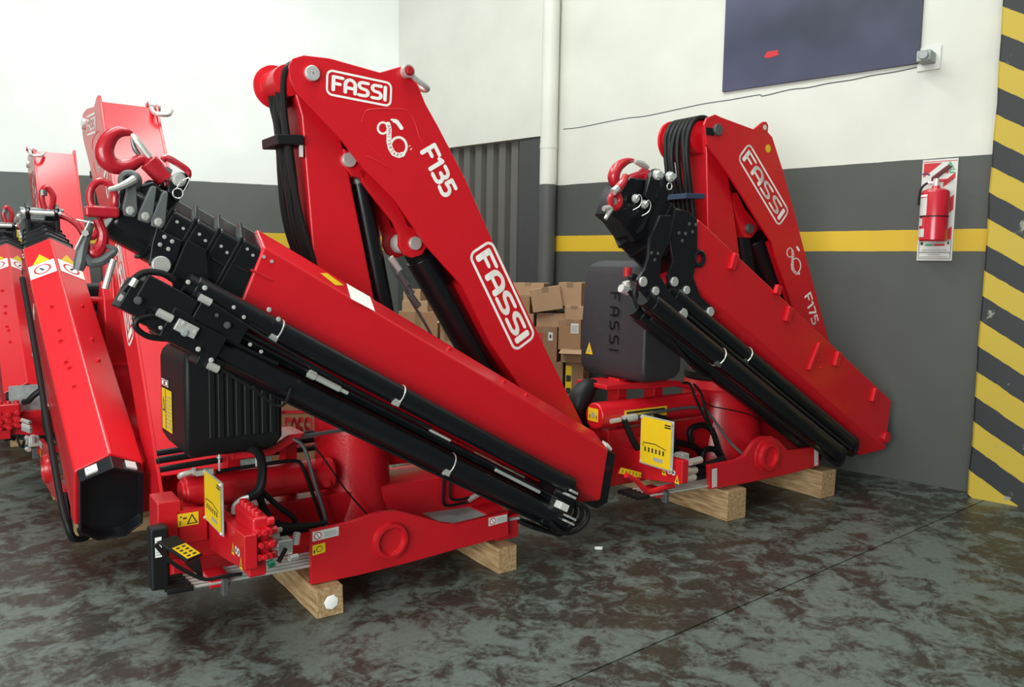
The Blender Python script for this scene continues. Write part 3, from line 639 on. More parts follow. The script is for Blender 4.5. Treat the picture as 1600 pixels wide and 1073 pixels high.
    MB().prism(chain(fr, [(534, 232), (556, 244), (572, 268), (566, 280), (548, 276), (538, 262)], 0.42), Y(0.40), Y(0.60)).build('ram_lug', 'red', lr, bevel=0.004)
    c = fr(545, 250, 0.40); MB().cyl((c[0], Y(0.385), c[2]), (c[0], Y(0.615), c[2]), 0.034, n=24).build('ram_pin', 'zinc', lr, bevel=0.004)
    lk = None
    bc = fr(648, 380, 0.40)
    for wv in (0.40, 0.575):
        pl_ = chain(fr, [(561, 262), (575, 268), (612, 306), (632, 338), (637, 352), (652, 360), (666, 370), (668, 384), (660, 398), (645, 403), (632, 398), (624, 384), (624, 366), (614, 345), (590, 316), (566, 284)], 0.40)
        o = MB().prism(pl_, Y(wv), Y(wv+0.025)).build('link_plate', 'red', lk or root, bevel=0.004); lk = lk or o
    MB().cyl((bc[0], Y(0.385), bc[2]), (bc[0], Y(0.62), bc[2]), 0.034, n=24).build('link_pin', 'zinc', lk, bevel=0.004)
    MB().cyl((bc[0], Y(0.43), bc[2]), (bc[0], Y(0.57), bc[2]), 0.05, n=24).build('ram_eye', 'white_card', lk)
    r0, r1 = V(*fr(652, 394, 0.50)), V(*fr(785, 632, 0.50)); d = (r1-r0).normalized()
    fr_ = MB().cyl(r0+d*0.03, r1, 0.078, n=28).build('folding_ram', 'black', root, bevel=0.006)
    MB().cyl(r0-d*0.02, r0+d*0.045, 0.068, n=28).build('ram_cap', 'blackm', fr_, bevel=0.006)
    MB().cyl(r1, r1+d*0.25, 0.04, n=20).build('ram_rod', 'chrome', fr_)
    for k, (a, b, r) in enumerate(((610, 402, 0.016), (622, 425, 0.02), (630, 440, 0.014), (640, 460, 0.018))):
        c = V(*fr(a, b, 0.42)); MB().cyl(c, c+V(0.05, 0, -0.06), r, n=10).build('valve_fitting', 'zinc' if k == 0 else 'dsteel', fr_)
    MB().tube([fr(a, b, 0.43) for a, b in ((606, 400), (614, 420), (640, 466), (668, 512), (690, 556))], 0.007, n=7).build('ram_pipe', 'dsteel', fr_)
    for a in ((578, 395, 588, 440), (585, 430, 600, 470), (588, 440, 606, 500)):
        MB().tube([fr(a[0], a[1], 0.56), fr((a[0]+a[2])/2+2, (a[1]+a[3])/2, 0.56), fr(a[2], a[3], 0.56)], 0.012, n=7).build('valve_pipe', 'zinc' if a[0] > 580 else 'rubber', lr)
    # ---------------------------------------------------------------- outer boom
    yc = Y(0.17); hw = 0.15
    B = BoomAxis(fr(412, 385, 0.02), fr(953, 704, 0.02))
    sec = hexsec(hw, 0.075, -0.26, -0.06, yc)
    L = B.L-0.01
    mb = MB(); lo = [B(0-0.02*(t > 0)+0.03*(t < -0.1), t, y) for y, t in sec]
    hi = [B(L+(-0.01 if t > 0.01 else 0.36*(-t) if t > -0.28 else 0.02), t, y) for y, t in sec]
    mid = [B(L*0.5, t, y) for y, t in sec]; n = len(lo); ins = [B(0.02, t*0.97-0.003, yc+(y-yc)*0.95) for y, t in sec]
    ob2 = mb.hexa(lo, hi).build('outer_boom', 'red', root, bevel=0.012, seg=3)
    # black inner section standing out of the lower end, open
    s2 = hexsec(hw*0.90, 0.062, -0.25, -0.05, yc)
    mb = MB(); B.loft(mb, s2, L-0.12, L+0.075, cutlow=0.33, hollow=0.06); be = mb.build('inner_section_end', 'black', ob2, bevel=0.002)
    for sgn in (-1, 1):
        q = [B(L+0.015, 0.065-0.062*k, yc+sgn*hw*0.9*k) for k in (0.45, 0.8)]+[B(L+0.06, 0.065-0.062*k, yc+sgn*hw*0.9*k) for k in (0.8, 0.45)]
        off = B.n*0.008
        MB().hexa([p-off*0.5 for p in q], [p+off for p in q]).build('wear_pad', 'white_card', be)
    MB().hexa([B(L-0.05, -0.33, yc-0.06), B(L+0.02, -0.36, yc-0.06), B(L+0.02, -0.36, yc+0.06), B(L-0.09, -0.33, yc+0.06)], [B(L-0.09, -0.30, yc-0.06), B(L+0.02, -0.30, yc-0.06), B(L+0.02, -0.30, yc+0.06), B(L-0.09, -0.30, yc+0.06)]).build('end_lug', 'bush', ob2, bevel=0.003)
    # bolts, weld bar and the white quads on the roof face
    roof = lambda s_, k: B(s_, 0.075*(1-k), yc-hw*k)
    rn = (B.n*hw+V(0, -0.075, 0)).normalized()
    for s_, k in ((1.0, 0.45), (1.36, 0.45), (1.52, 0.45)):
        MB().bolt(roof(s_, k), rn, 0.010, 0.012).build('roof_bolt', 'red', ob2)
    for q in ([(500, 427), (511, 427), (537, 446), (524, 446)], [(541, 443), (578, 464), (586, 487), (548, 467)]):
        mb = MB()
        qs = []
        for (a, b) in q:
            dd = ray(a, b); wn = np.array(fr.u)*rn.x+np.array(fr.w)*rn.y+np.array([0, 0, 1.0])*rn.z
            rp = roof(0.5, 0.5); p0 = fr.O+fr.u*(rp.x+fr.u0)+fr.w*(rp.y+fr.w0)+np.array([0, 0, rp.z])
            P_ = onplane(a, b, p0, wn)-fr.O; qs.append(V(P_ @ fr.u-fr.u0, P_ @ fr.w-fr.w0, P_[2])+rn*0.0015)
        mb.add(qs, [(0, 1, 2, 3)]).build('reflective_label', 'yellow' if q[0][0] < 520 else 'white', ob2, smooth=0)
    for s_ in (0.02, 0.055):
        MB().cyl(B(s_, -0.035, yc-hw+0.001), B(s_, -0.035, yc-hw-0.004), 0.007, n=10).build('side_rivet', 'zinc', ob2)
    a_, b_2 = B(0.0, -0.105, yc-hw), B(0.095, -0.10, yc-hw); MB().tube([a_, b_2], 0.005, n=6, smooth=1).build('weld_bead', 'red2', ob2)
    # nested black extensions with front collars
    prev = 0.0
    for k in range(1, 6):
        h2 = hw-0.009*k; sh_ = -0.012*k; se = [(y, t+sh_) for y, t in hexsec(h2, 0.075-0.003*k, -0.245+0.022*k, -0.05, yc)]
        f = -0.088*k if k < 5 else -0.50
        mb = MB(); B.loft(mb, se, f, 0.15); ex = mb.build('boom_extension', 'black', root, bevel=0.022, seg=3)
        if k < 5:
            cs = [(yc+(y-yc)*1.02, (t-sh_+0.09)*1.02-0.09+sh_) for y, t in se]
            mb = MB(); B.loft(mb, cs, f-0.003, f+0.012); mb.build('wear_collar', 'blackm', ex, bevel=0.005, seg=2)
            for j in (0, 1):
                MB().cyl(B(f+0.04+0.03*j, -0.04-0.01*j-0.04*(k > 1), yc-h2+0.001), B(f+0.04+0.03*j, -0.04-0.01*j-0.04*(k > 1), yc-h2-0.003), 0.006, n=10).build('side_rivet', 'zinc', ex)
            MB().tube([B(f+0.03, -0.10-0.02*k, yc-h2), B(f+0.085, -0.10-0.02*k, yc-h2)], 0.004, n=6, smooth=1).build('weld_bead', 'blackm', ex)
    # ---------------------------------------------------------------- boom tip
    tip = MB().prism(chain(fr, [(272, 300), (276, 318), (262, 352), (238, 372), (212, 372), (188, 344), (184, 310), (192, 288), (203, 276), (214, 290), (228, 286), (240, 282), (252, 296)], 0.09), Y(0.09), Y(0.25)).build('boom_tip', 'black', root, bevel=0.01, seg=2)
    for wv, pxs in ((0.07, [(262, 300), (264, 286), (270, 276), (280, 268), (292, 270), (297, 280), (294, 292), (284, 306), (278, 318)]), (0.235, [(262, 300), (264, 286), (270, 276), (280, 268), (292, 270), (297, 280), (294, 292), (284, 306), (278, 318)])):
        MB().prism(chain(fr, pxs, 0.07), Y(wv), Y(wv+0.022)).build('tip_lug', 'black', tip, bevel=0.005)
    for pxs, wv in (([(188, 300), (192, 282), (202, 271), (214, 269), (220, 280), (214, 296), (212, 312)], 0.11), ([(214, 306), (222, 290), (232, 280), (246, 282), (250, 292), (244, 312)], 0.19)):
        MB().prism(chain(fr, pxs, wv), Y(wv), Y(wv+0.06)).build('tip_lug', 'black', tip, bevel=0.005)
    c = fr(281, 280, 0.05)
    pn = MB().cyl((c[0], Y(0.045), c[2]), (c[0], Y(0.275), c[2]), 0.018, n=20).bolt((c[0], Y(0.066), c[2]), (0, -1, 0), 0.020, 0.016).build('tip_pin', 'zinc', tip)
    MB().ring(fr(278, 302, 0.04), (0, 1, 0.1), 0.018, 0.0022, n=20, k=5).tube([fr(275, 296, 0.04), fr(283, 284, 0.03), fr(296, 278, 0.035), fr(292, 290, 0.035), fr(285, 302, 0.04)], 0.002, n=5).build('spring_clip', 'chrome', pn)
    for (a, b, c_, e) in ((208, 276, 203, 329), (241, 291, 227, 338), (259, 300, 247, 347)):
        t0, t1 = V(*fr(a, b, 0.055)), V(*fr(c_, e, 0.055)); d = (t1-t0).normalized(); nn = V(-d.z, 0, d.x)
        poly = [t0-nn*0.009, t0+nn*0.009, t1+nn*0.026, t1+d*0.022+nn*0.018, t1+d*0.022-nn*0.018, t1-nn*0.026]
        fg = MB().prism([(p.x, p.z) for p in poly], Y(0.05), Y(0.085)).build('sheave_guard', 'gsteel', tip, bevel=0.004)
        MB().bolt((t1.x, Y(0.05), t1.z), (0, -1, 0), 0.012, 0.010).build('guard_bolt', 'zinc', fg)
    c = V(*fr(203, 283, 0.10)); MB().ring(c, (0.2, 1, 0), 0.03, 0.012, n=18).build('pin_eye', 'gsteel', tip)
    MB().tube([fr(210, 280, 0.05), fr(198, 287, 0.04), fr(184, 293, 0.03), fr(170, 296, 0.03)], [0.016, 0.014, 0.011, 0.008], n=9).build('pin_handle', 'zinc', tip)
    # main hook on its swivel
    hp = [(208, 210), (200, 207), (188, 206), (176, 211), (167, 222), (163, 236), (167, 250), (178, 259), (192, 261), (206, 257), (218, 250), (230, 250), (240, 258), (247, 268)]
    rr = [0.006, 0.014, 0.020, 0.025, 0.030, 0.033, 0.033, 0.030, 0.027, 0.024, 0.021, 0.020, 0.022, 0.026]
    hk = MB().tube([fr(a, b, 0.16) for a, b in hp], rr, n=12, smooth=4).build('load_hook', 'hookred', root)
    l0, l1 = V(*fr(206, 209, 0.15)), V(*fr(234, 246, 0.15)); lt = MB().tube([l0, l0.lerp(l1, 0.3), l1], [0.006, 0.013, 0.012], n=8, smooth=2).build('safety_latch', 'zinc', hk)
    MB().tube([l0+V(0, 0.012, -0.012), l0.lerp(l1, 0.4)+V(-0.01, 0.014, -0.024), l1+V(-0.015, 0.012, -0.006)], [0.004, 0.010, 0.007], n=8).build('latch_spring', 'dsteel', lt)
    c = V(*fr(247, 268, 0.16)); e = V(*fr(257, 280, 0.16)); d = (e-c).normalized()
    sw = MB().cyl(c-d*0.03-V(0.015, 0, -0.012), c+d*0.04, 0.038, 0.034, n=8).build('hook_swivel', 'hookred', hk, bevel=0.005)
    MB().cyl(fr(256, 266, 0.16), fr(266, 272, 0.16), 0.020, n=6).build('swivel_nut', 'dsteel', hk, bevel=0.003)
    MB().tube([fr(a, b, 0.16) for a, b in ((254, 250), (262, 247), (280, 257), (294, 268), (290, 280), (274, 288), (258, 286))], 0.013, n=8, smooth=3).build('swivel_bow', 'hookred', hk)
    # second hook hanging from the tip eye
    ring = [fr(160+20*math.cos(t)+1.5*math.sin(t), 309+26*math.sin(t), 0.06) for t in [2*math.pi*i/16 for i in range(16)]]
    h2 = MB().tube(ring, [0.017 if 2 <= i <= 6 else 0.0125 for i in range(16)], n=10, smooth=2, closed=True).build('hanging_ring', 'hookred', root)
    p0 = V(*fr(159, 331, 0.06)); MB().box((p0.x-0.055, p0.y-0.024, p0.z-0.02), (p0.x+0.055, p0.y+0.024, p0.z+0.02)).build('ring_bar', 'hookred', h2, bevel=0.01, seg=2)
    hp = [(152, 342), (157, 354), (161, 366), (159, 382), (151, 393), (143, 392), (139, 380)]
    h3 = MB().tube([fr(a, b, 0.06) for a, b in hp], [0.017, 0.016, 0.018, 0.022, 0.024, 0.018, 0.006], n=10).build('small_hook', 'hookred', h2)
    MB().tube([fr(a, b, 0.05) for a, b in ((142, 348), (138, 362), (130, 384), (126, 408), (122, 422))], [0.010, 0.014, 0.018, 0.022, 0.016], n=8).build('grab_claw', 'gsteel', h2)
    MB().tube([fr(a, b, 0.05) for a, b in ((132, 400), (142, 410), (158, 408), (172, 398), (180, 390), (166, 384), (160, 380))], [0.016, 0.017, 0.017, 0.015, 0.010, 0.008, 0.007], n=8).build('grab_fork', 'gsteel', h2)
    MB().cyl(fr(177, 405, 0.05), fr(164, 451, 0.05), 0.012, n=10).build('handle_rod', 'zinc', h2)
    MB().cyl(fr(140, 345, 0.03), fr(117, 390, 0.03), 0.003, n=6).cyl(fr(133, 364, 0.02), fr(133, 364, 0.06), 0.012, n=6).build('latch_rod', 'zinc', h2)
    # ---------------------------------------------------------------- bracket plate, rams and valves alongside the outer boom
    pl_ = chain(fr, [(244, 354), (262, 366), (284, 376), (276, 404), (262, 430), (244, 428), (232, 412), (236, 380)], 0.035)
    bpz = MB().prism(pl_, Y(0.02), Y(0.05)).build('ram_bracket', 'black', root, bevel=0.004)
    for a, b in ((257, 370), (269, 377), (250, 382), (263, 389)): c = fr(a, b, 0.02); MB().bolt((c[0], Y(0.02), c[2]), (0, -1, 0), 0.006, 0.006).build('bracket_bolt', 'zinc', bpz)
    c = fr(251, 414, 0.02); MB().cyl((c[0], Y(0.0), c[2]), (c[0], Y(0.06), c[2]), 0.033, n=24).build('bracket_pin', 'zinc', bpz, bevel=0.004)
    MB().prism(chain(fr, [(292, 374), (322, 391), (326, 440), (390, 474), (386, 500), (360, 496), (272, 452), (268, 430)], 0.0), Y(-0.005), Y(0.02)).build('side_guard', 'blackm', bpz, bevel=0.003)
    yA = Y(-0.045); A0, A1 = 0.0, B.L-0.22
    def ram(s0, s1, t, y, r, name='extension_ram'):
        o = MB().cyl(B(s0, t, y), B(s1, t, y), r, n=24).build(name, 'black', root, bevel=0.004)
        MB().cyl(B(s0-0.03, t, y), B(s0+0.02, t, y), r*0.8, n=20).build('ram_head', 'blackm', o); MB().cyl(B(s1-0.03, t, y), B(s1+0.012, t, y), r*1.04, n=24).build('ram_foot', 'blackm', o); return o
    rA = ram(-0.17, B.L-0.235, -0.272, yA, 0.046); rC = ram(-0.20, B.L-0.16, -0.44, Y(-0.02), 0.052)
    rB = ram(-0.15, B.L-0.20, -0.37, Y(0.06), 0.034); ram(-0.1, B.L-0.22, -0.45, Y(0.16), 0.05); ram(-0.1, B.L-0.22, -0.37, Y(0.24), 0.034)
    for o, t, y, r, ss in ((rA, -0.272, yA, 0.046, (0.185, 0.79)), (rC, -0.44, Y(-0.02), 0.052, (1.19,))):
        for s_ in ss:
            MB().ring(B(s_, t, y), B.d, r+0.001, 0.003, n=24, k=5).build('band_clamp', 'chrome', o)
            q = B(s_-0.012, t-r*0.75, y-r*0.7); MB().box(tuple(q-V(0.016, 0.008, 0.014)), tuple(q+V(0.016, 0.008, 0.014)), Matrix.Rotation(0.5, 3, 'Y')).build('clamp_screw', 'zinc', o)
    for t, y, r, a0, a1 in ((-0.335, Y(-0.06), 0.008, 0.0, 1.0), (-0.355, Y(-0.055), 0.007, 0.05, 1.9), (-0.50, Y(-0.02), 0.008, 0.3, 1.86), (-0.385, Y(-0.045), 0.009, -0.15, 0.25)):
        MB().tube([B(a0, t, y), B((a0+a1)/2, t-0.004, y), B(a1, t, y)], r, n=8, smooth=2).build('hydraulic_pipe', 'black', rA)
    MB().cyl(B(0.40, -0.365, Y(-0.07)), B(0.52, -0.365, Y(-0.07)), 0.013, n=10).cyl(B(0.37, -0.365, Y(-0.07)), B(0.40, -0.365, Y(-0.07)), 0.018, n=6).cyl(B(0.52, -0.365, Y(-0.07)), B(0.56, -0.365, Y(-0.07)), 0.008, n=8).build('check_valve', 'zinc', rA)
    MB().cyl(B(1.42, -0.37, Y(-0.06)), B(1.72, -0.37, Y(-0.06)), 0.0085, n=8).build('polished_rod', 'zinc', rA)
    MB().cyl(B(1.0, -0.345, Y(-0.06)), B(1.12, -0.345, Y(-0.06)), 0.006, n=8).build('polished_rod', 'chrome', rA)
    # lower end brackets, tags and hose loops
    le = MB().prism([(p.x, p.z) for p in (B(B.L-0.30, -0.30, 0), B(B.L-0.15, -0.28, 0), B(B.L-0.12, -0.50, 0), B(B.L-0.30, -0.50, 0))], Y(-0.05), Y(0.22)).build('ram_end_bracket', 'black', root, bevel=0.004)
    for (s_, t, a, b) in ((B.L-0.27, -0.40, 0.05, 0.035), (B.L-0.25, -0.30, 0.05, 0.012), (B.L-0.25, -0.325, 0.05, 0.012), (B.L-0.20, -0.42, 0.06, 0.01), (B.L-0.20, -0.445, 0.06, 0.01)):
        MB().hexa([B(s_, t, Y(-0.103)), B(s_+a, t, Y(-0.103)), B(s_+a, t+b, Y(-0.103)), B(s_, t+b, Y(-0.103))], [B(s_, t, Y(-0.05)), B(s_+a, t, Y(-0.05)), B(s_+a, t+b, Y(-0.05)), B(s_, t+b, Y(-0.05))]).build('steel_tag', 'white_card' if b > 0.02 else 'zinc', le)
    for k in range(4):
        y = Y(-0.07+0.05*k); s_ = B.L-0.14
        MB().tube([B(s_, -0.33, y), B(s_+0.07, -0.34, y), B(s_+0.10, -0.39, y), B(s_+0.06, -0.46, y), B(s_-0.02, -0.50, y), B(s_-0.12, -0.48, y)], 0.011, n=8).build('hose_loop', 'rubber', le)
    MB().prism([(p.x, max(0.012, p.z)) for p in (B(B.L-0.34, -0.53, 0), B(B.L-0.12, -0.51, 0), B(B.L-0.14, -0.525, 0), B(B.L-0.34, -0.55, 0))], Y(-0.04), Y(0.25)).build('skid_bracket', 'blackm', le, bevel=0.003)
    # control valve cluster at the upper end
    vb = MB()
    def ob_(mb, s0, s1, t0, t1, y0, y1): return mb.hexa([B(s0, t0, y0), B(s1, t0, y0), B(s1, t0, y1), B(s0, t0, y1)], [B(s0, t1, y0), B(s1, t1, y0), B(s1, t1, y1), B(s0, t1, y1)])
    vb = ob_(MB(), -0.33, -0.13, -0.42, -0.31, Y(-0.08), Y(0.10)).build('valve_block', 'blackm', root, bevel=0.008, seg=2)
    for s0, s1, t0, t1, y0, y1, m in ((-0.36, -0.27, -0.46, -0.34, -0.07, 0.09, 'blackm'), (-0.20, 0.02, -0.49, -0.37, -0.085, 0.10, 'blackm'), (-0.13, 0.07, -0.39, -0.30, -0.085, 0.0, 'blackm'), (-0.28, -0.12, -0.475, -0.41, -0.06, 0.08, 'black'), (-0.04, 0.06, -0.52, -0.47, -0.08, 0.05, 'blackm')):
        ob_(MB(), s0, s1, t0, t1, Y(y0), Y(y1)).build('valve_section', m, vb, bevel=0.006, seg=2)
    ob_(MB(), -0.17, -0.09, -0.445, -0.40, Y(-0.10), Y(-0.085)).build('valve_plate', 'zinc', vb, bevel=0.003)
    for s_, t, r, m in ((-0.205, -0.272, 0.009, 'chrome'), (-0.145, -0.262, 0.010, 'chrome'), (-0.06, -0.33, 0.008, 'dsteel'), (-0.15, -0.41, 0.009, 'chrome'), (-0.10, -0.42, 0.009, 'chrome'), (-0.13, -0.438, 0.015, 'galv'), (-0.32, -0.41, 0.015, 'dsteel'), (-0.21, -0.46, 0.008, 'zinc'), (-0.02, -0.275, 0.008, 'zinc'), (0.03, -0.29, 0.008, 'zinc'), (-0.01, -0.345, 0.014, 'dsteel'), (0.10, -0.37, 0.008, 'zinc'), (0.15, -0.375, 0.008, 'zinc'), (-0.06, -0.47, 0.010, 'chrome'), (0.0, -0.485, 0.010, 'chrome'), (0.10, -0.22, 0.010, 'zinc'), (0.15, -0.235, 0.010, 'zinc')):
        q = B(s_, t, Y(-0.098)); MB().bolt(q, (0, -1, 0), r*0.72, r*0.6).build('valve_bolt', m, vb)
    for a_3, b_3, t_3, r_3 in ((-0.145, -0.10, -0.30, 0.014), (0.0, 0.04, -0.505, 0.015), (-0.245, -0.19, -0.415, 0.015)): MB().cyl(B(a_3, t_3, Y(-0.095)), B(b_3, t_3, Y(-0.095)), r_3, n=8).build('hose_fitting', 'zinc', vb)
    MB().tube([B(-0.10, -0.30, Y(-0.10)), B(0.2, -0.325, Y(-0.105)), B(0.5, -0.335, Y(-0.09))], 0.005, n=7).build('valve_pipe', 'black', vb)
    MB().tube([B(0.04, -0.50, Y(-0.085)), B(0.2, -0.515, Y(-0.085)), B(0.30, -0.535, Y(-0.085)), B(0.335, -0.51, Y(-0.085)), B(0.33, -0.45, Y(-0.08))], 0.006, n=7).build('valve_pipe', 'rubber', vb)
    MB().tube([B(-0.23, -0.42, Y(-0.06)), B(-0.28, -0.46, Y(-0.065)), B(-0.275, -0.495, Y(-0.06)), B(-0.22, -0.505, Y(-0.05)), B(-0.15, -0.48, Y(-0.04))], 0.011, n=8).build('valve_hose', 'rubber', vb)
    MB().tube([B(-0.24, -0.285, Y(-0.05)), B(-0.29, -0.285, Y(-0.06)), B(-0.34, -0.31, Y(-0.06)), B(-0.36, -0.35, Y(-0.06)), B(-0.37, -0.40, Y(-0.05))], 0.012, n=8).build('valve_hose', 'rubber', vb)
    MB().cyl(B(-0.355, -0.345, Y(-0.065)), B(-0.355, -0.375, Y(-0.065)), 0.014, n=8).build('hose_fitting', 'zinc', vb); MB().cyl(B(-0.35, -0.425, Y(-0.05)), B(-0.37, -0.425, Y(-0.05)), 0.014, n=8).build('hose_fitting', 'zinc', vb)
    # ---------------------------------------------------------------- oil tank
    x0, x1 = -0.462-fr.u0, -0.068-fr.u0; ya, yb = 0.20, 0.60
    def slab(z, gx, gy): return [(x0-gx*0.4, Y(ya)-gy, z), (x1+gx, Y(ya)-gy, z), (x1+gx, Y(yb)+gy, z), (x0-gx-0.015, Y(yb)+gy, z)]
    lay = [slab(0.695, -0.05, -0.05), slab(0.72, -0.02, -0.02), slab(0.76, 0, 0), slab(1.09, 0, 0), slab(1.12, -0.008, -0.008), slab(1.16, -0.045, -0.03), slab(1.30, -0.05, -0.035), slab(1.34, -0.07, -0.06)]
    tk = MB().add([p for l_ in lay for p in l_], [(0, 3, 2, 1), (28, 29, 30, 31)]+[(4*k+i, 4*k+(i+1) % 4, 4*k+4+(i+1) % 4, 4*k+4+i) for k in range(7) for i in range(4)])
    tank = tk.build('oil_tank', 'plastic', root, bevel=0.018, seg=3)
    n = 8; xa = x0+0.09
    for k in range(n):
        xx = xa+(x1-xa-0.02)*k/n; MB().box((xx, Y(ya)-0.005, 0.78), (xx+0.026, Y(ya)+0.004, 1.08)).build('tank_rib', 'plastic', tank, bevel=0.006, seg=2)
    def side(w, z): k = (w-ya)/(yb-ya); return (x0-0.015*k-0.001, Y(w), z)
    decal(tank, [side(0.56, 0.775), side(0.40, 0.775), side(0.40, 0.955), side(0.56, 0.955)], 'yellow', 'warning_label', [('ink', R4(0.36, 0.02, 0.40, 0.98)), ('ink', [(0.05, 0.45), (0.32, 0.45), (0.18, 0.8)]), ('yellow', [(0.1, 0.49), (0.27, 0.49), (0.18, 0.7)])]+lines(0.45, 0.95, 0.1, 0.9, 9, 'greyink', 0.25), off=(-0.0015, 0, 0))
    for k in (0, 1):
        w_ = 0.56-0.06*k; decal(tank, [side(w_, 0.965), side(w_-0.05, 0.965), side(w_-0.05, 0.995), side(w_, 0.995)], 'white_card', 'round_label', [('pink', CIRC(0.5, 0.5, 0.45, 0.45)), ('white', CIRC(0.5, 0.5, 0.3, 0.3))], off=(-0.0015, 0, 0))
    MB().cyl((x0+0.14, Y(0.3), 1.34), (x0+0.14, Y(0.3), 1.39), 0.04, n=16).build('filler_cap', 'plastic2', tank)
    MB().prism([(x0+0.2, 0.66), (x1-0.02, 0.66), (x1+0.10, 0.72), (x1+0.13, 0.745), (x1+0.05, 0.745), (x1-0.03, 0.70), (x0+0.2, 0.70)], Y(0.28), Y(0.46)).build('tank_shelf', 'red2', tank, bevel=0.004)
    for x in (x0+0.14, x1-0.10): MB().cyl((x, Y(0.25), 0.63), (x, Y(0.25), 0.74), 0.005, n=8).bolt((x, Y(0.25), 0.69), (0, 0, -1), 0.009).build('tank_bolt', 'zinc', tank)
    # ---------------------------------------------------------------- control station
    ua = -0.38-fr.u0
    pb = fr(245, 783, 0.20); pe = fr(276, 835, 0.20)
    cs = MB().box((pb[0], Y(0.20), 0.37), (pe[0]+0.02, Y(0.36), 0.545)).build('control_post', 'red2', root, bevel=0.008, seg=2)
    MB().prism([(pb[0]+0.01, 0.30), (pe[0]+0.17, 0.28), (pe[0]+0.17, 0.44), (pe[0]+0.08, 0.50), (pb[0]+0.01, 0.52)], Y(0.22), Y(0.34)).build('post_box', 'red2', cs, bevel=0.006, seg=2)
    q = [(pe[0]+0.005, Y(0.199), 0.435), (pe[0]+0.085, Y(0.199), 0.435), (pe[0]+0.085, Y(0.199), 0.488), (pe[0]+0.005, Y(0.199), 0.488)]
    MB().box((pe[0]+0.0, Y(0.20), 0.36), (pe[0]+0.12, Y(0.225), 0.50)).build('face_plate', 'red2', cs, bevel=0.004)
    decal(cs, q, 'yellow', 'warning_label', [('ink', [(0.42, 0.12), (0.95, 0.12), (0.68, 0.9)]), ('yellow', [(0.52, 0.2), (0.86, 0.2), (0.68, 0.72)]), ('ink', R4(0.25, 0.55, 0.42, 0.68)), ('ink', R4(0.08, 0.1, 0.13, 0.45)), ('ink', CIRC(0.15, 0.75, 0.05, 0.07)), ('ink', R4(0.62, 0.3, 0.76, 0.38))])
    arm = MB().hexa([(ua, Y(-0.28), 0.385), (ua+0.05, Y(-0.28), 0.385), (ua+0.05, Y(0.30), 0.30), (ua, Y(0.30), 0.30)], [(ua, Y(-0.28), 0.515), (ua+0.05, Y(-0.28), 0.515), (ua+0.05, Y(0.30), 0.49), (ua, Y(0.30), 0.49)]).build('control_arm', 'red2', cs, bevel=0.006, seg=2)
    for k, (wv, z, kind) in enumerate(((-0.145, 0.43, 'w'), (-0.185, 0.435, 'c'), (-0.215, 0.435, 'c'), (-0.245, 0.405, 'w'))):
        hy = 0.016 if kind == 'c' else 0.018; hz = 0.016 if kind == 'c' else 0.025
        q = [(ua, Y(wv+hy), z-hz), (ua, Y(wv-hy), z-hz), (ua, Y(wv-hy), z+hz), (ua, Y(wv+hy), z+hz)]
        if kind == 'c': 
            mb = MB().add([V(ua-0.0015, Y(wv)+hy*math.cos(t), z+hz*math.sin(t)) for t in [2*math.pi*i/16 for i in range(16)]], [tuple(range(16))]); s = mb.build('round_label', 'white_card', arm, smooth=0)
            MB().add([V(ua-0.0025, Y(wv)+hy*0.4*math.cos(t), z+hz*0.5*math.sin(t)) for t in [2*math.pi*i/12 for i in range(12)]], [tuple(range(12))]).build('print', 'ink', s, smooth=0)
        else:
            s = MB().add([V(ua-0.0015, Y(wv+hy), z-hz), V(ua-0.0015, Y(wv-hy), z-hz), V(ua-0.0015, Y(wv), z+hz)], [(0, 1, 2)]).build('warning_label', 'yellow', arm, smooth=0)
            MB().add([V(ua-0.0025, Y(wv+hy*0.35), z-hz*0.6), V(ua-0.0025, Y(wv-hy*0.35), z-hz*0.6), V(ua-0.0025, Y(wv), z+hz*0.3)], [(0, 1, 2)]).build('print', 'ink', s, smooth=0)
    # capacity plate on the arm
    cp = MB().box((ua-0.02, Y(-0.075), 0.455), (ua-0.013, Y(0.185), 0.665)).build('capacity_plate', 'galv', cs, bevel=0.002)
    q = [(ua-0.02, Y(0.18), 0.462), (ua-0.02, Y(-0.06), 0.462), (ua-0.02, Y(-0.06), 0.66), (ua-0.02, Y(0.18), 0.66)]
    decal(cp, q, 'yellow', 'capacity_chart', [('ink', R4(0.78, 0.9, 0.98, 0.93)), ('ink', R4(0.78, 0.85, 0.98, 0.88)), ('ink', R4(0.08, 0.36, 0.10, 0.44)), ('ink', [(0.1, 0.43), (0.5, 0.45), (0.85, 0.38), (0.85, 0.40), (0.5, 0.47), (0.1, 0.45)])]+[('ink', R4(0.14+0.12*k, 0.26, 0.19+0.12*k, 0.36)) for k in range(6)]+[('greyink', R4(0.45, 0.1, 0.75, 0.18))], off=(-0.0012, 0, 0))
    for y in (-0.065, 0.175):
        for z in (0.465, 0.655): MB().bolt((ua-0.02, Y(y), z), (-1, 0, 0), 0.006, 0.008).build('plate_bolt', 'zinc', cp)
    # casting of the distributor
    dv = MB().box((ua+0.04, Y(-0.25), 0.40), (ua+0.105, Y(-0.02), 0.565)).build('distributor_valve', 'red2', cs, bevel=0.014, seg=2)
    rnd = random.Random(3)
    for k in range(16):
        y = -0.24+0.20*(k % 5)/4.0; z = 0.418+0.042*(k//5)+rnd.uniform(-0.008, 0.008); x = ua+0.105
        MB().cyl((x-0.01, Y(y), z), (x+rnd.uniform(0.012, 0.03), Y(y), z), rnd.uniform(0.012, 0.021), n=10).build('valve_boss', 'red2', dv, bevel=0.004)
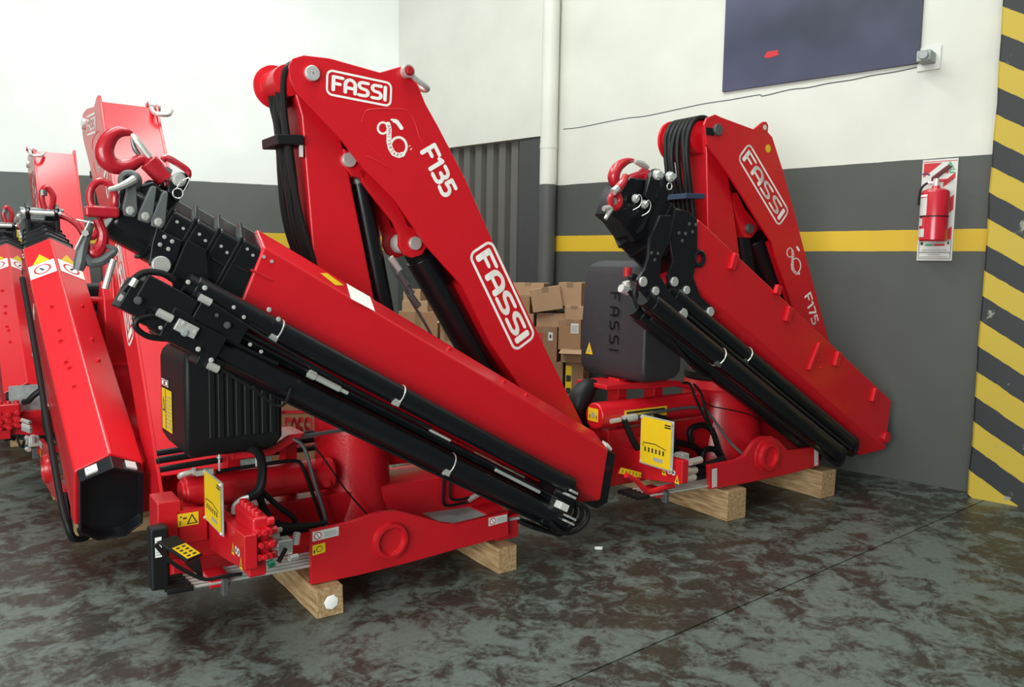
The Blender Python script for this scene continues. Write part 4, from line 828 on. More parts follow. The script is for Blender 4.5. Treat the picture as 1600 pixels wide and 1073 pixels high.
    for k in range(9):
        x = ua+0.058+0.019*(k % 3)+0.006*(k//3 % 2); MB().cyl((x, Y(-0.245), 0.42+0.046*(k//3)), (x, Y(-0.275-0.008*(k % 2)), 0.42+0.046*(k//3)), 0.014-0.002*(k % 2), n=9).build('valve_boss', 'red2', dv, bevel=0.003)
    MB().box((ua+0.03, Y(-0.235), 0.335), (ua+0.095, Y(-0.08), 0.40)).build('lever_housing', 'red2', dv, bevel=0.006)
    for k in range(5): MB().cyl((ua+0.07, Y(-0.22+0.045*k), 0.56), (ua+0.07, Y(-0.22+0.045*k), 0.582), 0.016, n=9).build('valve_boss', 'red2', dv, bevel=0.004)
    MB().tube([fr(a, b, 0.0) for a, b in ((365, 802), (367, 790), (377, 781), (388, 777))], 0.012, n=9).build('pipe_elbow', 'zinc', dv)
    MB().tube([V(*fr(388, 777, 0.0)), V(*fr(402, 769, 0.02)), V(*fr(409, 750, 0.05)), V(*fr(409, 722, 0.12)), V(*fr(400, 704, 0.2)), V(*fr(378, 698, 0.3))], 0.019, n=10).build('return_hose', 'rubber', dv)
    for k, pp in enumerate((((402, 766), (413, 795), (428, 815), (450, 822), (490, 820)), ((410, 768), (436, 792), (458, 808), (462, 822)), ((425, 828), (450, 826), (485, 822), (510, 815)), ((428, 836), (452, 833), (482, 826)))):
        MB().tube([fr(a, b, 0.10+0.02*k) for a, b in pp], 0.012 if k else 0.015, n=8).build('valve_hose', 'rubber', dv)
    for k in range(5):
        a, b = ((400, 822), (408, 818), (414, 828), (422, 830), (418, 838))[k]
        MB().cyl(fr(a, b, -0.02), fr(a+16, b-3, 0.02), 0.012, n=6).build('hose_fitting', 'zinc', dv)
    vz = MB().box(tuple(V(*fr(435, 870, 0.0))), tuple(V(*fr(458, 842, 0.0))+V(0, 0.06, 0))).build('stop_valve', 'zinc', dv, bevel=0.004)
    for p_, q_, r_ in ((fr(418, 856, 0.0), fr(436, 853, 0.02), 0.017), (fr(462, 850, 0.02), fr(464, 832, 0.02), 0.015), (fr(452, 872, -0.01), fr(464, 869, 0.0), 0.014), (fr(416, 866, 0.0), fr(426, 864, 0.0), 0.012)): MB().cyl(p_, q_, r_, n=6).build('hose_fitting', 'chrome', vz)
    MB().cyl(fr(447, 856, -0.02), fr(435, 878, -0.03), 0.008, 0.010, n=8).build('valve_handle', 'rubber', vz)
    MB().cyl(fr(419, 882, -0.01), fr(428, 878, -0.01), 0.016, n=10).build('green_cap', 'green', vz)
    # shield, number plate and lever tray
    c = V(*fr(248, 842, 0.12))
    sd = MB().box((c.x-0.035, Y(0.10), 0.225), (c.x+0.035, Y(0.17), 0.475)).build('side_shield', 'plastic', cs, bevel=0.012, seg=2)
    decal(sd, [(c.x-0.018, Y(0.10), 0.36), (c.x+0.006, Y(0.10), 0.36), (c.x+0.006, Y(0.10), 0.44), (c.x-0.018, Y(0.10), 0.44)], 'white', 'number_label', lines(0.15, 0.9, 0.1, 0.9, 6, 'greyink'))
    T = [V(*fr(246, 845, 0.05)), V(*fr(292, 876, -0.02)), V(*fr(318, 865, 0.02))]; T.append(T[0]+T[2]-T[1]); tn = (T[1]-T[0]).cross(T[2]-T[1]).normalized(); tn = tn if tn.z > 0 else -tn
    tr = MB().hexa([p-tn*0.012 for p in T], T).build('lever_tray', 'plastic', cs, bevel=0.003)
    tq = lambda x, y: T[0]*(1-x)*(1-y)+T[1]*x*(1-y)+T[2]*x*y+T[3]*(1-x)*y
    decal(tr, [tq(0.42, 0.1), tq(0.95, 0.1), tq(0.95, 0.9), tq(0.42, 0.9)], 'yellow', 'lever_chart', [('ink', R4(0.1+0.23*j, 0.15+0.42*i, 0.2+0.23*j, 0.4+0.42*i)) for i in range(2) for j in range(4)], off=tuple(tn*0.002))
    MB().tube([fr(a, b, -0.03) for a, b in ((243, 850), (268, 878), (298, 896), (322, 905), (350, 900), (378, 896))], 0.008, n=8).build('guard_bar', 'plastic', tr)
    MB().hexa([V(*fr(288, 880, -0.02)), V(*fr(312, 870, 0.0)), V(*fr(318, 900, 0.0)), V(*fr(314, 902, -0.02))], [V(*fr(288, 880, -0.01)), V(*fr(312, 870, 0.01)), V(*fr(318, 900, 0.01)), V(*fr(314, 902, -0.01))]).build('tray_flap', 'plastic', tr)
    # lever rods running across under the base
    for k in range(5):
        wv = 0.20-0.032*k; a = fr(254+4*k, 905+4.5*k, wv); b = fr(484, 866+5*k, wv)
        rd = MB().cyl(a, (b[0]+0.3, Y(wv), b[2]), 0.0065, n=8).build('control_lever', 'zinc', root)
        d = (V(*b)-V(*a)).normalized(); MB().cyl(V(*a)-d*0.02, V(*a)+d*0.075, 0.013, 0.0125, n=10).build('lever_grip', 'rubber', rd)
    a = V(*fr(352, 915, 0.05)); MB().box(tuple(a-V(0.012, 0.01, 0.04)), tuple(a+V(0.012, 0.03, 0.03))).build('lever_bracket', 'dsteel', root, bevel=0.003)
    a = fr(345, 905, 0.1); MB().box((a[0]-0.05, Y(0.07), a[2]-0.02), (a[0]+0.03, Y(0.2), a[2]+0.02)).build('lever_bracket', 'red2', root, bevel=0.004)
    # U-shaped pipes on the right of the beam
    pp = [fr(a, b, 0.30) for a, b in ((706, 738), (703, 762), (704, 778), (716, 781), (733, 777))]
    MB().tube(pp, 0.007, n=8).build('steel_pipe', 'rubber', root)
    pp = [fr(a, b, 0.31) for a, b in ((694, 738), (692, 770), (694, 788), (706, 789), (732, 784))]
    MB().tube(pp, 0.007, n=8).build('steel_pipe', 'rubber', root)
    MB().cyl(fr(732, 781, 0.3), fr(752, 769, 0.3), 0.014, n=6).build('pipe_coupling', 'zinc', root)
    return B

def make_crane_b(root, fr, src):
    """the larger crane; src = parts tree of the first crane whose control station is the same unit"""
    w0 = fr.w0; Y = lambda w: w-w0
    bp = MB().prism(chain(fr, [(1108, 727), (1154, 718), (1164, 712), (1172, 700), (1180, 689), (1190, 682), (1205, 680.5), (1216, 686), (1224, 695), (1231, 703), (1279.7, 697.5), (1280.5, 728), (1236, 740), (1166, 755), (1110, 764.6)], 0.03), Y(0.03), Y(0.06)).build('front_plate', 'red2', root, bevel=0.004)
    hc = fr(1198, 712, 0.03)
    MB().lathe((hc[0], Y(0.032), hc[2]), (0, -1, 0), [(0, 0.115), (0.01, 0.113), (0.012, 0.090), (0.035, 0.086), (0.037, 0.066), (0.012, 0.062), (0.010, 0.056), (0.0095, 0.001)], 36).build('hub_ring', 'red2', bp)
    for q in (((1112, 762), (1120, 760), (1120, 731), (1112, 733)), ((1272, 728), (1278, 726.5), (1278, 700), (1272, 701))):
        decal(bp, [fr(a, b, 0.03) for a, b in q], 'white_card', 'notice_label', [('greyink', R4(0.2, 0.35+0.1*k, 0.8, 0.38+0.1*k)) for k in range(6)]+[('pink', CIRC(0.5, 0.15, 0.3, 0.1)), ('white', CIRC(0.5, 0.15, 0.2, 0.07))])
    MB().prism([(-0.45, 0.2), (0.55, 0.2), (0.55, 0.34), (0.1, 0.42), (-0.1, 0.42), (-0.45, 0.34)], Y(0.93), Y(0.96)).build('rear_plate', 'red2', root, bevel=0.003)
    ob = MB().box((-1.08, Y(0.34), 0.22), (0.95, Y(0.70), 0.56)).build('outrigger_beam', 'red2', root, bevel=0.008, seg=2)
    MB().prism([(0.86, 0.25), (1.20, 0.20), (1.30, 0.20), (1.36, 0.28), (1.33, 0.34), (1.28, 0.34), (1.27, 0.27), (1.20, 0.26), (0.86, 0.33)], Y(0.40), Y(0.43)).build('stabiliser_bracket', 'red2', ob, bevel=0.004)
    # slewing cylinder
    c0, c1 = fr(928, 647, 0.34), fr(1080, 622, 0.34)
    sc = MB().cyl((c0[0], Y(0.34), 0.655), (c1[0]+0.1, Y(0.34), 0.655), 0.078, n=28).build('slewing_cylinder', 'red2', root, bevel=0.012, seg=2)
    q = c0[0]-0.0
    decal(sc, [(q, Y(0.39), 0.625), (q, Y(0.30), 0.625), (q, Y(0.30), 0.70), (q, Y(0.39), 0.70)], 'yellow', 'warning_label', [('ink', R4(0.15, 0.2, 0.22, 0.5)), ('ink', R4(0.8, 0.2, 0.87, 0.5)), ('greyink', R4(0.35, 0.3, 0.65, 0.7))], off=(-0.002, 0, 0))
    yl = [(c0[0]+0.16, Y(0.262), 0.63), (c0[0]+0.50, Y(0.262), 0.63), (c0[0]+0.50, Y(0.262), 0.685), (c0[0]+0.16, Y(0.262), 0.685)]
    decal(sc, yl, 'yellow', 'long_label', [('ink', R4(0.05, 0.6, 0.95, 0.85))])
    f = c0[0]
    MB().cyl((f+0.05, Y(0.25), 0.635), (f+0.12, Y(0.25), 0.638), 0.014, n=8).build('hose_fitting', 'zinc', sc); MB().cyl((f+0.14, Y(0.25), 0.638), (f+0.24, Y(0.25), 0.642), 0.022, n=8).build('check_valve', 'zinc', sc)
    MB().tube([(f+0.24, Y(0.25), 0.642), (f+0.45, Y(0.245), 0.66), (f+0.72, Y(0.24), 0.66), (f+0.80, Y(0.20), 0.62), (f+0.92, Y(0.14), 0.45), (f+1.0, Y(0.08), 0.36)], 0.009, n=8).build('hydraulic_pipe', 'dsteel', sc)
    for x in (-0.92, -0.62): MB().box((x, Y(0.44), 0.55), (x+0.07, Y(0.54), 0.84)).build('tank_support', 'red2', root, bevel=0.004)
    MB().prism([(-1.10, 0.80), (-0.72, 0.78), (-0.52, 0.78), (-0.36, 0.74), (-0.36, 0.76), (-0.52, 0.815), (-0.70, 0.83), (-1.10, 0.825)], Y(0.34), Y(0.62)).build('tank_shelf', 'red2', root, bevel=0.004)
    # base hoses
    for k, pp in enumerate((((975, 655), (990, 690), (1005, 712), (1020, 720)), ((1023, 650), (1045, 660), (1052, 690), (1063, 712), (1075, 718)), ((1040, 655), (1052, 700), (1070, 715), (1095, 728)), ((1080, 690), (1078, 672), (1095, 664), (1112, 672), (1122, 700), (1128, 716)), ((1096, 722), (1100, 704), (1116, 702), (1124, 716), (1105, 728)), ((1055, 690), (1085, 698), (1095, 712), (1085, 726), (1070, 728)))):
        MB().tube([fr(a, b, 0.24+0.01*k) for a, b in pp], 0.019, n=9).build('base_hose', 'rubber', root)
    for k, pp in enumerate((((1066, 598), (1078, 600), (1086, 620), (1100, 650), (1125, 700), (1132, 722)), ((1084, 600), (1096, 615), (1102, 640), (1112, 670), (1134, 720)), ((1100, 626), (1110, 634), (1140, 640), (1172, 648), (1190, 660)))):
        MB().tube([fr(a, b, 0.16) for a, b in pp], 0.008 if k < 2 else 0.004, n=7).build('steel_pipe', 'rubber', root)
    # ---------------------------------------------------------------- column
    cb = MB().lathe((0.03, 0, 0.18), (0, 0, 1), [(0, 0.33), (0.15, 0.32), (0.22, 0.30), (0.42, 0.255), (0.52, 0.235), (0.545, 0.245), (0.57, 0.235), (0.60, 0.225)], 44).build('column_base', 'red2', root)
    MB().lathe((0.03, 0, 0.78), (0, 0, 1), [(0, 0.215), (0.01, 0.232), (0.05, 0.232), (0.06, 0.215)], 40).build('seal_ring', 'rubber', cb)
    MB().lathe((0.03, 0, 0.83), (0, 0, 1), [(0, 0.20), (0.06, 0.20), (0.12, 0.17), (0.22, 0.16)], 36).build('column_neck', 'red2', cb)
    co = MB().prism(chain(fr, [(1100, 200), (1104, 234), (1106, 341), (1108, 430), (1112, 520), (1120, 570), (1160, 570), (1164, 480), (1156.5, 399), (1146, 318), (1139, 275), (1136, 230), (1130, 200), (1115, 188)], 0.41), Y(0.41), Y(0.66)).build('column', 'red', root, bevel=0.012, seg=2)
    c = fr(1104, 214, 0.41)
    MB().lathe((c[0]-0.02, Y(0.43), c[2]+0.0), (0, 1, 0), [(0, 0.10), (0.24, 0.10), (0.242, 0.13), (0.26, 0.13)], 32).build('hose_guide', 'red', co, bevel=0.002)
    for k in range(6):
        wv = 0.435+0.038*k; x = c[0]-0.02; z = c[2]; b_ = 0.014*math.sin(k*1.7)
        MB().tube([(x+0.11, Y(wv), z+0.08), (x+0.03, Y(wv), z+0.12), (x-0.06, Y(wv), z+0.10), (x-0.115, Y(wv), z+0.02), (x-0.125+b_, Y(wv), z-0.10), (x-0.10+b_, Y(wv), z-0.24), (x-0.06, Y(wv+0.004), z-0.38), (x-0.04, Y(wv), z-0.50), (x-0.01, Y(wv), z-0.66), (x+0.02, Y(wv), z-0.95)], 0.016, n=9).build('hydraulic_hose', 'rubber', co)
    MB().box((c[0]-0.165, Y(0.405), c[2]-0.385), (c[0]+0.0, Y(0.67), c[2]-0.352), Matrix.Rotation(-0.05, 3, 'Y')).build('hose_clamp', 'blue', co, bevel=0.003)
    # ---------------------------------------------------------------- inner boom
    wi0, wi1 = 0.345, 0.70
    outl = [(1101, 194), (1105, 184), (1118, 178.6), (1127, 183), (1178, 202), (1193, 190), (1198, 190), (1201, 196), (1200, 206), (1207, 214), (1223, 264), (1248.6, 358.6), (1259, 399), (1288, 506), (1300, 548), (1320, 600), (1290, 600), (1262, 540), (1239, 478), (1211, 399), (1206, 378), (1188.6, 352), (1161, 307), (1139, 273), (1118, 244), (1104, 226)]
    ib, near = inner_boom(root, fr, outl, wi0, wi1, 0.018, None)
    mb = MB(); strip(chain(fr, [(1120, 180), (1178, 203), (1207, 215), (1223, 265), (1248.6, 359), (1288, 506), (1300, 548), (1316, 594)], wi0), -0.02, Y(wi0+0.018), Y(wi1-0.018), mb); mb.build('boom_back_plate', 'red', ib)
    mb = MB(); low = chain(fr, [(1206, 378), (1239, 478), (1262, 540), (1288, 596)], wi0); mb.prism([(p[0]+0.07, p[2]+0.02) for p in low]+[(p[0]+0.03, p[2]) for p in reversed(low)], Y(wi0+0.05), Y(wi1-0.05)); mb.build('boom_belly_plate', 'red', ib)
    c = fr(1120, 203, wi0); MB().cyl((c[0], Y(wi0)-0.02, c[2]), (c[0], Y(wi1)+0.02, c[2]), 0.036, n=28).build('pivot_pin', 'dsteel', ib, bevel=0.004)
    k_ = fr(1108, 206, wi0); MB().box((k_[0]-0.03, Y(wi0)-0.006, k_[2]-0.02), (k_[0]+0.04, Y(wi0)+0.002, k_[2]+0.025)).build('pin_keeper', 'black', ib, bevel=0.002)
    c = fr(1195, 199, wi0); MB().cyl((c[0], Y(wi0)-0.002, c[2]), (c[0], Y(wi0)+0.003, c[2]), 0.017, n=18).build('lug_hole', 'white_card', ib)
    c = fr(1200, 232, wi0); MB().cyl((c[0], Y(wi0)-0.002, c[2]), (c[0], Y(wi0)+0.001, c[2]), 0.026, n=18).build('round_label', 'yellow', ib)
    badge(ib, [fr(a, b, wi0) for a, b in ((1152, 247), (1216, 355), (1234, 330), (1170, 222))], -0.0015, lw=0.2)
    badge(ib, [fr(a, b, wi0) for a, b in ((1256.5, 462), (1269, 508), (1280, 503), (1266.5, 457))], -0.0015, framed=False, text='F175', name='model_number', lw=0.18)
    g = lambda x, y: V(*fr(x, y, wi0))+V(0, -0.0015, 0)
    mb = MB(); strokes(mb, [arc(1234, 394.5, 4.6, 7.2, 0, 360, 20)], 1.6, g); strokes(mb, [arc(1243.5, 415, 7.2, 11.5, 0, 360, 24)], 1.8, g)
    rib = [(1238, 392), (1239, 400), (1238, 408), (1238.2, 416), (1240, 423), (1244, 427.5), (1248, 427)]
    strokes(mb, [rib], 3.6, g); strokes(mb, [[(1245, 386), (1248, 391)]], 3.0, g)
    mk = mb.build('anniversary_mark', 'white', ib, smooth=0); mb = MB()
    for i, ch in enumerate('ANNIVERSARY'):
        t = (i+0.5)/11*(len(rib)-1); k = int(t); x = rib[k][0]+(rib[k+1][0]-rib[k][0])*(t-k); y = rib[k][1]+(rib[k+1][1]-rib[k][1])*(t-k); a = math.atan2(rib[k+1][1]-rib[k][1], rib[k+1][0]-rib[k][0])
        chars(mb, ch, 4.0, [(0, 0, 0)], lambda X, Z, x=x, y=y, a=a: g(x+X*math.cos(a)+Z*math.sin(a), y+X*math.sin(a)-Z*math.cos(a))+V(0, -0.001, 0))
    mb.build('lettering', 'pink', mk, smooth=0)
    # rams in the fork
    r0, r1 = V(*fr(1146, 300, 0.52)), V(*fr(1180, 520, 0.52)); MB().cyl(r0, r1, 0.07, n=24).build('lift_ram', 'black', root, bevel=0.005)
    r0, r1 = V(*fr(1176, 372, 0.52)), V(*fr(1248, 560, 0.52)); MB().cyl(r0, r1, 0.10, n=28).build('folding_ram', 'black', root, bevel=0.006)
    lk = MB().prism(chain(fr, [(1142, 308), (1152, 300), (1164, 326), (1184, 350), (1183, 362), (1174, 372), (1164, 371), (1158, 362), (1150, 334)], 0.42), Y(0.42), Y(0.60)).build('link_plate', 'red', root, bevel=0.005)
    c = fr(1170, 357, 0.42); MB().cyl((c[0], Y(0.40), c[2]), (c[0], Y(0.62), c[2]), 0.034, n=24).build('link_pin', 'dsteel', lk, bevel=0.004)
    # ---------------------------------------------------------------- outer boom
    hw = 0.165; yc = Y(0.02+hw)
    B = BoomAxis(fr(1092, 343, 0.02), fr(1393, 626, 0.02)); L = B.L
    sec = [(yc, 0.05), (yc+hw, 0), (yc+hw, -0.32), (yc+0.07, -0.44), (yc-0.07, -0.44), (yc-hw, -0.32), (yc-hw, 0)]
    lo = [B(0.03 if t < -0.1 else -0.02*(t > 0), t, y) for y, t in sec]; hi = [B(L+(0.0 if t > -0.1 else 0.14 if t > -0.35 else 0.03), t, y) for y, t in sec]
    ob2 = MB().hexa(lo, hi).build('outer_boom', 'red', root, bevel=0.007, seg=2)
    for (a, b, l, h_) in ((1144, 409, 0.10, 0.045), (1213, 453, 0.06, 0.05), (1230, 491, 0.10, 0.05), (1306, 561, 0.10, 0.05), (1364, 617, 0.10, 0.05)):
        q = V(*fr(a, b, 0.02)); MB().box((q.x-h_/2, Y(-0.005), q.z-l/2), (q.x+h_/2, Y(0.025), q.z+l/2), Matrix.Rotation(0.35, 3, 'Y')).build('guide_tab', 'red', ob2, bevel=0.008, seg=2)
    q = V(*fr(1270, 557, 0.02)); lt = MB().box((q.x-0.012, Y(0.0), q.z-0.10), (q.x+0.02, Y(0.025), q.z+0.10), Matrix.Rotation(0.5, 3, 'Y')).build('long_tab', 'red', ob2, bevel=0.006)
    for k in range(4): MB().cyl((q.x+0.045-0.03*(k-1.5), Y(0.022), q.z+0.05*(k-1.5)), (q.x+0.045-0.03*(k-1.5), Y(0.012), q.z+0.05*(k-1.5)), 0.009, n=10).build('side_rivet', 'red', ob2)
    q = B(L+0.08, -0.25, 0); MB().cyl((q.x, Y(-0.005), q.z), (q.x, Y(0.05), q.z), 0.04, n=14).build('end_lug', 'red2', ob2, bevel=0.006)
    # black extensions with deep end plates
    for k in range(1, 4):
        h2 = hw-0.014*k; sh_ = -0.014*k; se = [(yc, 0.045+sh_), (yc+h2, sh_), (yc+h2, -0.31+0.02*k), (yc, -0.36), (yc-h2, -0.31+0.02*k), (yc-h2, sh_)]
        fnt = -0.10*k; mb = MB(); B.loft(mb, se, fnt, 0.2); ex = mb.build('boom_extension', 'black', root, bevel=0.006, seg=2)
        mb = MB(); B.loft(mb, [(yc+(y-yc)*1.03, (t+0.15)*1.03-0.15) for y, t in se], fnt-0.004, fnt+0.014); mb.build('wear_collar', 'blackm', ex, bevel=0.003)
    def plate(px, wv, th, name='ram_bracket'): return MB().prism(chain(fr, px, wv), Y(wv), Y(wv+th)).build(name, 'black', root, bevel=0.004)
    p1 = plate([(1056, 327), (1075, 329), (1090, 343), (1090, 400), (1084, 432), (1094, 462), (1118, 484), (1112, 500), (1098, 496), (1060, 470), (1046, 450), (1044, 430), (1052, 408), (1046, 372)], 0.0, 0.022)
    for a, b in ((1061, 364), (1071, 365), (1082, 362), (1066, 376), (1077, 350), (1087, 351)): c = fr(a, b, 0.0); MB().bolt((c[0], Y(0.0), c[2]), (0, -1, 0), 0.008, 0.006).build('bracket_bolt', 'dsteel', p1)
    c = fr(1094, 404, 0.0); MB().ring((c[0], Y(0.01), c[2]), (0, 1, 0), 0.038, 0.014).build('lifting_eye', 'black', p1)
    p2 = plate([(1032, 336), (1050, 336), (1046, 380), (1034, 404), (1032, 430), (1046, 456), (1070, 478), (1076, 494), (1062, 504), (1020, 474), (1000, 452), (996, 438), (1008, 420), (1014, 400), (1016, 372)], -0.03, 0.022)
    for a, b in ((1018, 395), (1028, 396), (1023, 406)): c = fr(a, b, -0.03); MB().bolt((c[0], Y(-0.03), c[2]), (0, -1, 0), 0.007, 0.005).build('bracket_bolt', 'dsteel', p2)
    for k, (a, b, wv, r) in enumerate(((1053, 440, 0.0, 0.027), (1072, 453, 0.0, 0.024), (1109, 487, 0.0, 0.028), (1004, 440, -0.03, 0.027), (1023.6, 454.5, -0.03, 0.024), (1067, 490, -0.03, 0.030))):
        c = fr(a, b, wv); MB().cyl((c[0], Y(wv)-0.012, c[2]), (c[0], Y(wv)+0.03, c[2]), r, n=20).build('bracket_pin', 'zinc', p1 if k < 3 else p2, bevel=0.004)
    def ram(s0, s1, t, y, r):
        o = MB().cyl(B(s0, t, y), B(s1, t, y), r, n=24).build('extension_ram', 'black', root, bevel=0.004); MB().cyl(B(s1-0.03, t, y), B(s1+0.012, t, y), r*1.05, n=24).build('ram_foot', 'blackm', o); MB().cyl(B(s0-0.05, t, y), B(s0+0.02, t, y), r*0.8, n=20).build('ram_head', 'blackm', o); return o
    rA = ram(0.05, L-0.26, -0.45, Y(0.03), 0.052); rC = ram(-0.10, L-0.42, -0.585, Y(-0.01), 0.058)
    ram(0.05, L-0.28, -0.47, Y(0.22), 0.05); ram(0.0, L-0.42, -0.60, Y(0.16), 0.056)
    for o, s_, t, y, r in ((rA, 0.78, -0.45, Y(0.03), 0.052), (rC, 0.53, -0.585, Y(-0.01), 0.058)):
        MB().ring(B(s_, t, y), B.d, r+0.001, 0.004, n=24, k=5).build('band_clamp', 'zinc', o)
        q = B(s_-0.01, t-r*0.8, y-r*0.6); MB().box(tuple(q-V(0.02, 0.01, 0.016)), tuple(q+V(0.02, 0.01, 0.016)), Matrix.Rotation(0.5, 3, 'Y')).build('clamp_screw', 'dsteel', o)
    for t, y, r, a0, a1 in ((-0.515, Y(-0.03), 0.010, 0.1, L-0.40), (-0.66, Y(-0.02), 0.010, -0.05, L-0.55), (-0.505, Y(-0.01), 0.012, 0.2, L-0.3)):
        MB().tube([B(a0, t, y), B((a0+a1)/2, t-0.006, y), B(a1, t, y)], r, n=8, smooth=2).build('hydraulic_pipe', 'black', rA)
    for s_, t, y in ((L-0.25, -0.45, 0.03), (L-0.41, -0.585, -0.01), (L-0.26, -0.47, 0.22), (L-0.41, -0.60, 0.16)):
        MB().tube([B(s_, t+0.03, Y(y)), B(s_+0.06, t+0.02, Y(y)), B(s_+0.075, t-0.03, Y(y)), B(s_+0.03, t-0.07, Y(y)), B(s_-0.12, t-0.075, Y(y))], 0.015, n=8).build('hose_loop', 'rubber', rC)
    # boom tip
    tip = MB().prism(chain(fr, [(960, 334), (974, 346), (984, 360), (997, 378), (1006, 376), (1017, 350), (1040, 326), (1050, 312), (1044, 300), (1020, 280), (990, 276), (976, 290)], 0.07), Y(0.09), Y(0.24)).build('boom_tip', 'black', root, bevel=0.010, seg=2)
    for pxs, wv in (([(1008, 306), (1018, 270), (1024, 263), (1032, 264), (1036, 272), (1032, 286), (1022, 320)], 0.05), ([(1020, 320), (1036, 276), (1044, 269), (1052, 272), (1054, 282), (1046, 304), (1038, 322)], 0.06), ([(984, 312), (986, 290), (994, 276), (1002, 272), (1008, 278), (1006, 292), (1004, 316)], 0.2)):
        MB().prism(chain(fr, pxs, wv), Y(wv), Y(wv+0.03)).build('tip_lug', 'black', tip, bevel=0.005)
    for a, b in ((1027, 273), (1047, 276)): c = fr(a, b, 0.045); MB().bolt((c[0], Y(0.048), c[2]), (0, -1, 0), 0.022, 0.03).build('tip_pin', 'chrome', tip)
    for (a, b) in ((994, 310), (1008, 319)):
        c = fr(a, b, 0.06); pn = MB().bolt((c[0], Y(0.068), c[2]), (0, -1, 0), 0.018, 0.02).build('lock_pin', 'zinc', tip)
        MB().tube([fr(a, b, 0.045), fr(a+5, b-6, 0.045), fr(a+9, b+1, 0.045), fr(a+5, b+12, 0.045), fr(a-5, b+18, 0.045)], 0.003, n=5).build('spring_clip', 'chrome', pn)
    MB().ring(fr(1046, 291, 0.04), (0, 1, 0.1), 0.018, 0.003, n=18, k=5).build('spring_clip', 'chrome', tip)
    hk = MB().tube([fr(a, b, 0.17) for a, b in ((991, 251), (983, 251), (973, 255), (964, 263), (959, 274), (961, 285), (970, 288), (985, 279), (996, 276), (1006, 274))], [0.008, 0.016, 0.024, 0.030, 0.034, 0.030, 0.022, 0.024, 0.028, 0.036], n=12).build('load_hook', 'hookred', root)
    MB().tube([fr(992, 252, 0.15), fr(1002, 256, 0.15), fr(1012, 262, 0.15)], [0.012, 0.02, 0.014], n=8).build('safety_latch', 'zinc', hk)
    MB().cyl(fr(1002, 274, 0.17), fr(1018, 277, 0.17), 0.045, 0.035, n=8).build('hook_swivel', 'hookred', hk, bevel=0.005)
    lh = MB().tube([fr(a, b, 0.05) for a, b in ((978, 273), (974, 284), (968, 292), (963, 300))], [0.016, 0.022, 0.024, 0.022], n=10).build('hanging_link', 'hookred', root)
    MB().tube([fr(961+7.5*math.cos(t), 314+11*math.sin(t), 0.05) for t in [2*math.pi*i/14 for i in range(14)]], 0.017, n=9, smooth=2, closed=True).build('link_ring', 'hookred', lh)
    MB().cyl(fr(965, 294, 0.03), fr(958, 300, 0.03), 0.02, n=8).build('link_pin', 'zinc', lh); MB().cyl(fr(954, 324, 0.05), fr(943, 326, 0.05), 0.014, n=8).build('prong', 'zinc', lh); MB().cyl(fr(956, 324, 0.05), fr(946, 342, 0.05), 0.014, 0.01, n=8).build('prong', 'zinc', lh)
    # ---------------------------------------------------------------- oil tank
    x0, x1 = -0.538-fr.u0, -0.235-fr.u0; ya, yb = 0.21, 0.79
    def slab(z, g, xr=0.0): return [(x0-g, Y(ya)-g, z), (x1+g+xr, Y(ya)-g, z), (x1+g+xr, Y(yb)+g, z), (x0-g, Y(yb)+g, z)]
    lay = [slab(0.835, -0.05, -0.03), slab(0.86, -0.015, -0.01), slab(0.90, 0.0), slab(0.97, 0.0), slab(1.14, 0.0, -0.07), slab(1.46, -0.012, -0.08), slab(1.52, -0.03, -0.10), slab(1.545, -0.08, -0.10)]
    n_ = len(lay)
    tank = MB().add([p for l_ in lay for p in l_], [(0, 3, 2, 1), tuple(range(4*n_-4, 4*n_))]+[(4*k+i, 4*k+(i+1) % 4, 4*k+4+(i+1) % 4, 4*k+4+i) for k in range(n_-1) for i in range(4)]).build('oil_tank', 'plastic2', root, bevel=0.035, seg=4)
    MB().cyl((x0+0.15, Y(0.35), 1.53), (x0+0.15, Y(0.35), 1.56), 0.07, n=20).build('filler_neck', 'plastic2', tank); MB().cyl((x0+0.15, Y(0.35), 1.56), (x0+0.15, Y(0.35), 1.63), 0.05, n=20).build('filler_cap', 'plastic2', tank)
    cu = [('F', 1.33), ('A', 1.245), ('S', 1.16), ('S', 1.075), ('I', 0.99)]
    mb = MB()
    for ch, z in cu: strokes(mb, GL[ch][1], 0.16, lambda X, Z, z=z: V(x0-0.004, Y(0.47)-(Z-0.5)*0.075, z-(X-0.3)*0.075))
    mb.build('embossed_mark', 'plastic', tank, smooth=0, kind='stuff')
    s = MB().add([(x0-0.0015, Y(0.735), 0.965), (x0-0.0015, Y(0.665), 0.965), (x0-0.0015, Y(0.70), 1.04)], [(0, 1, 2)]).build('warning_label', 'yellow', tank, smooth=0)
    MB().add([(x0-0.0025, Y(0.71), 0.978), (x0-0.0025, Y(0.69), 0.978), (x0-0.0025, Y(0.70), 1.01)], [(0, 1, 2)]).build('print', 'greyink', s, smooth=0)
    c = fr(978, 420, 0.24); vt = MB().cyl(fr(981, 418, 0.16), fr(980, 432, 0.16), 0.022, n=10).build('level_gauge', 'hookred', tank)
    MB().cyl(fr(978, 440, 0.16), fr(980, 448, 0.16), 0.022, n=8).build('hose_fitting', 'chrome', tank); MB().cyl(fr(970, 450, 0.14), fr(982, 455, 0.14), 0.024, n=8).build('hose_fitting', 'chrome', tank)
    MB().tube([fr(a, b, 0.12) for a, b in ((982, 454), (1000, 475), (1030, 506), (1060, 545), (1085, 575), (1110, 590))], 0.012, n=8).build('tank_hose', 'rubber', tank)
    MB().tube([fr(a, b, 0.1) for a, b in ((985, 436), (990, 432), (997, 440), (992, 458), (998, 480))], 0.018, n=8).build('tank_hose', 'rubber', tank)
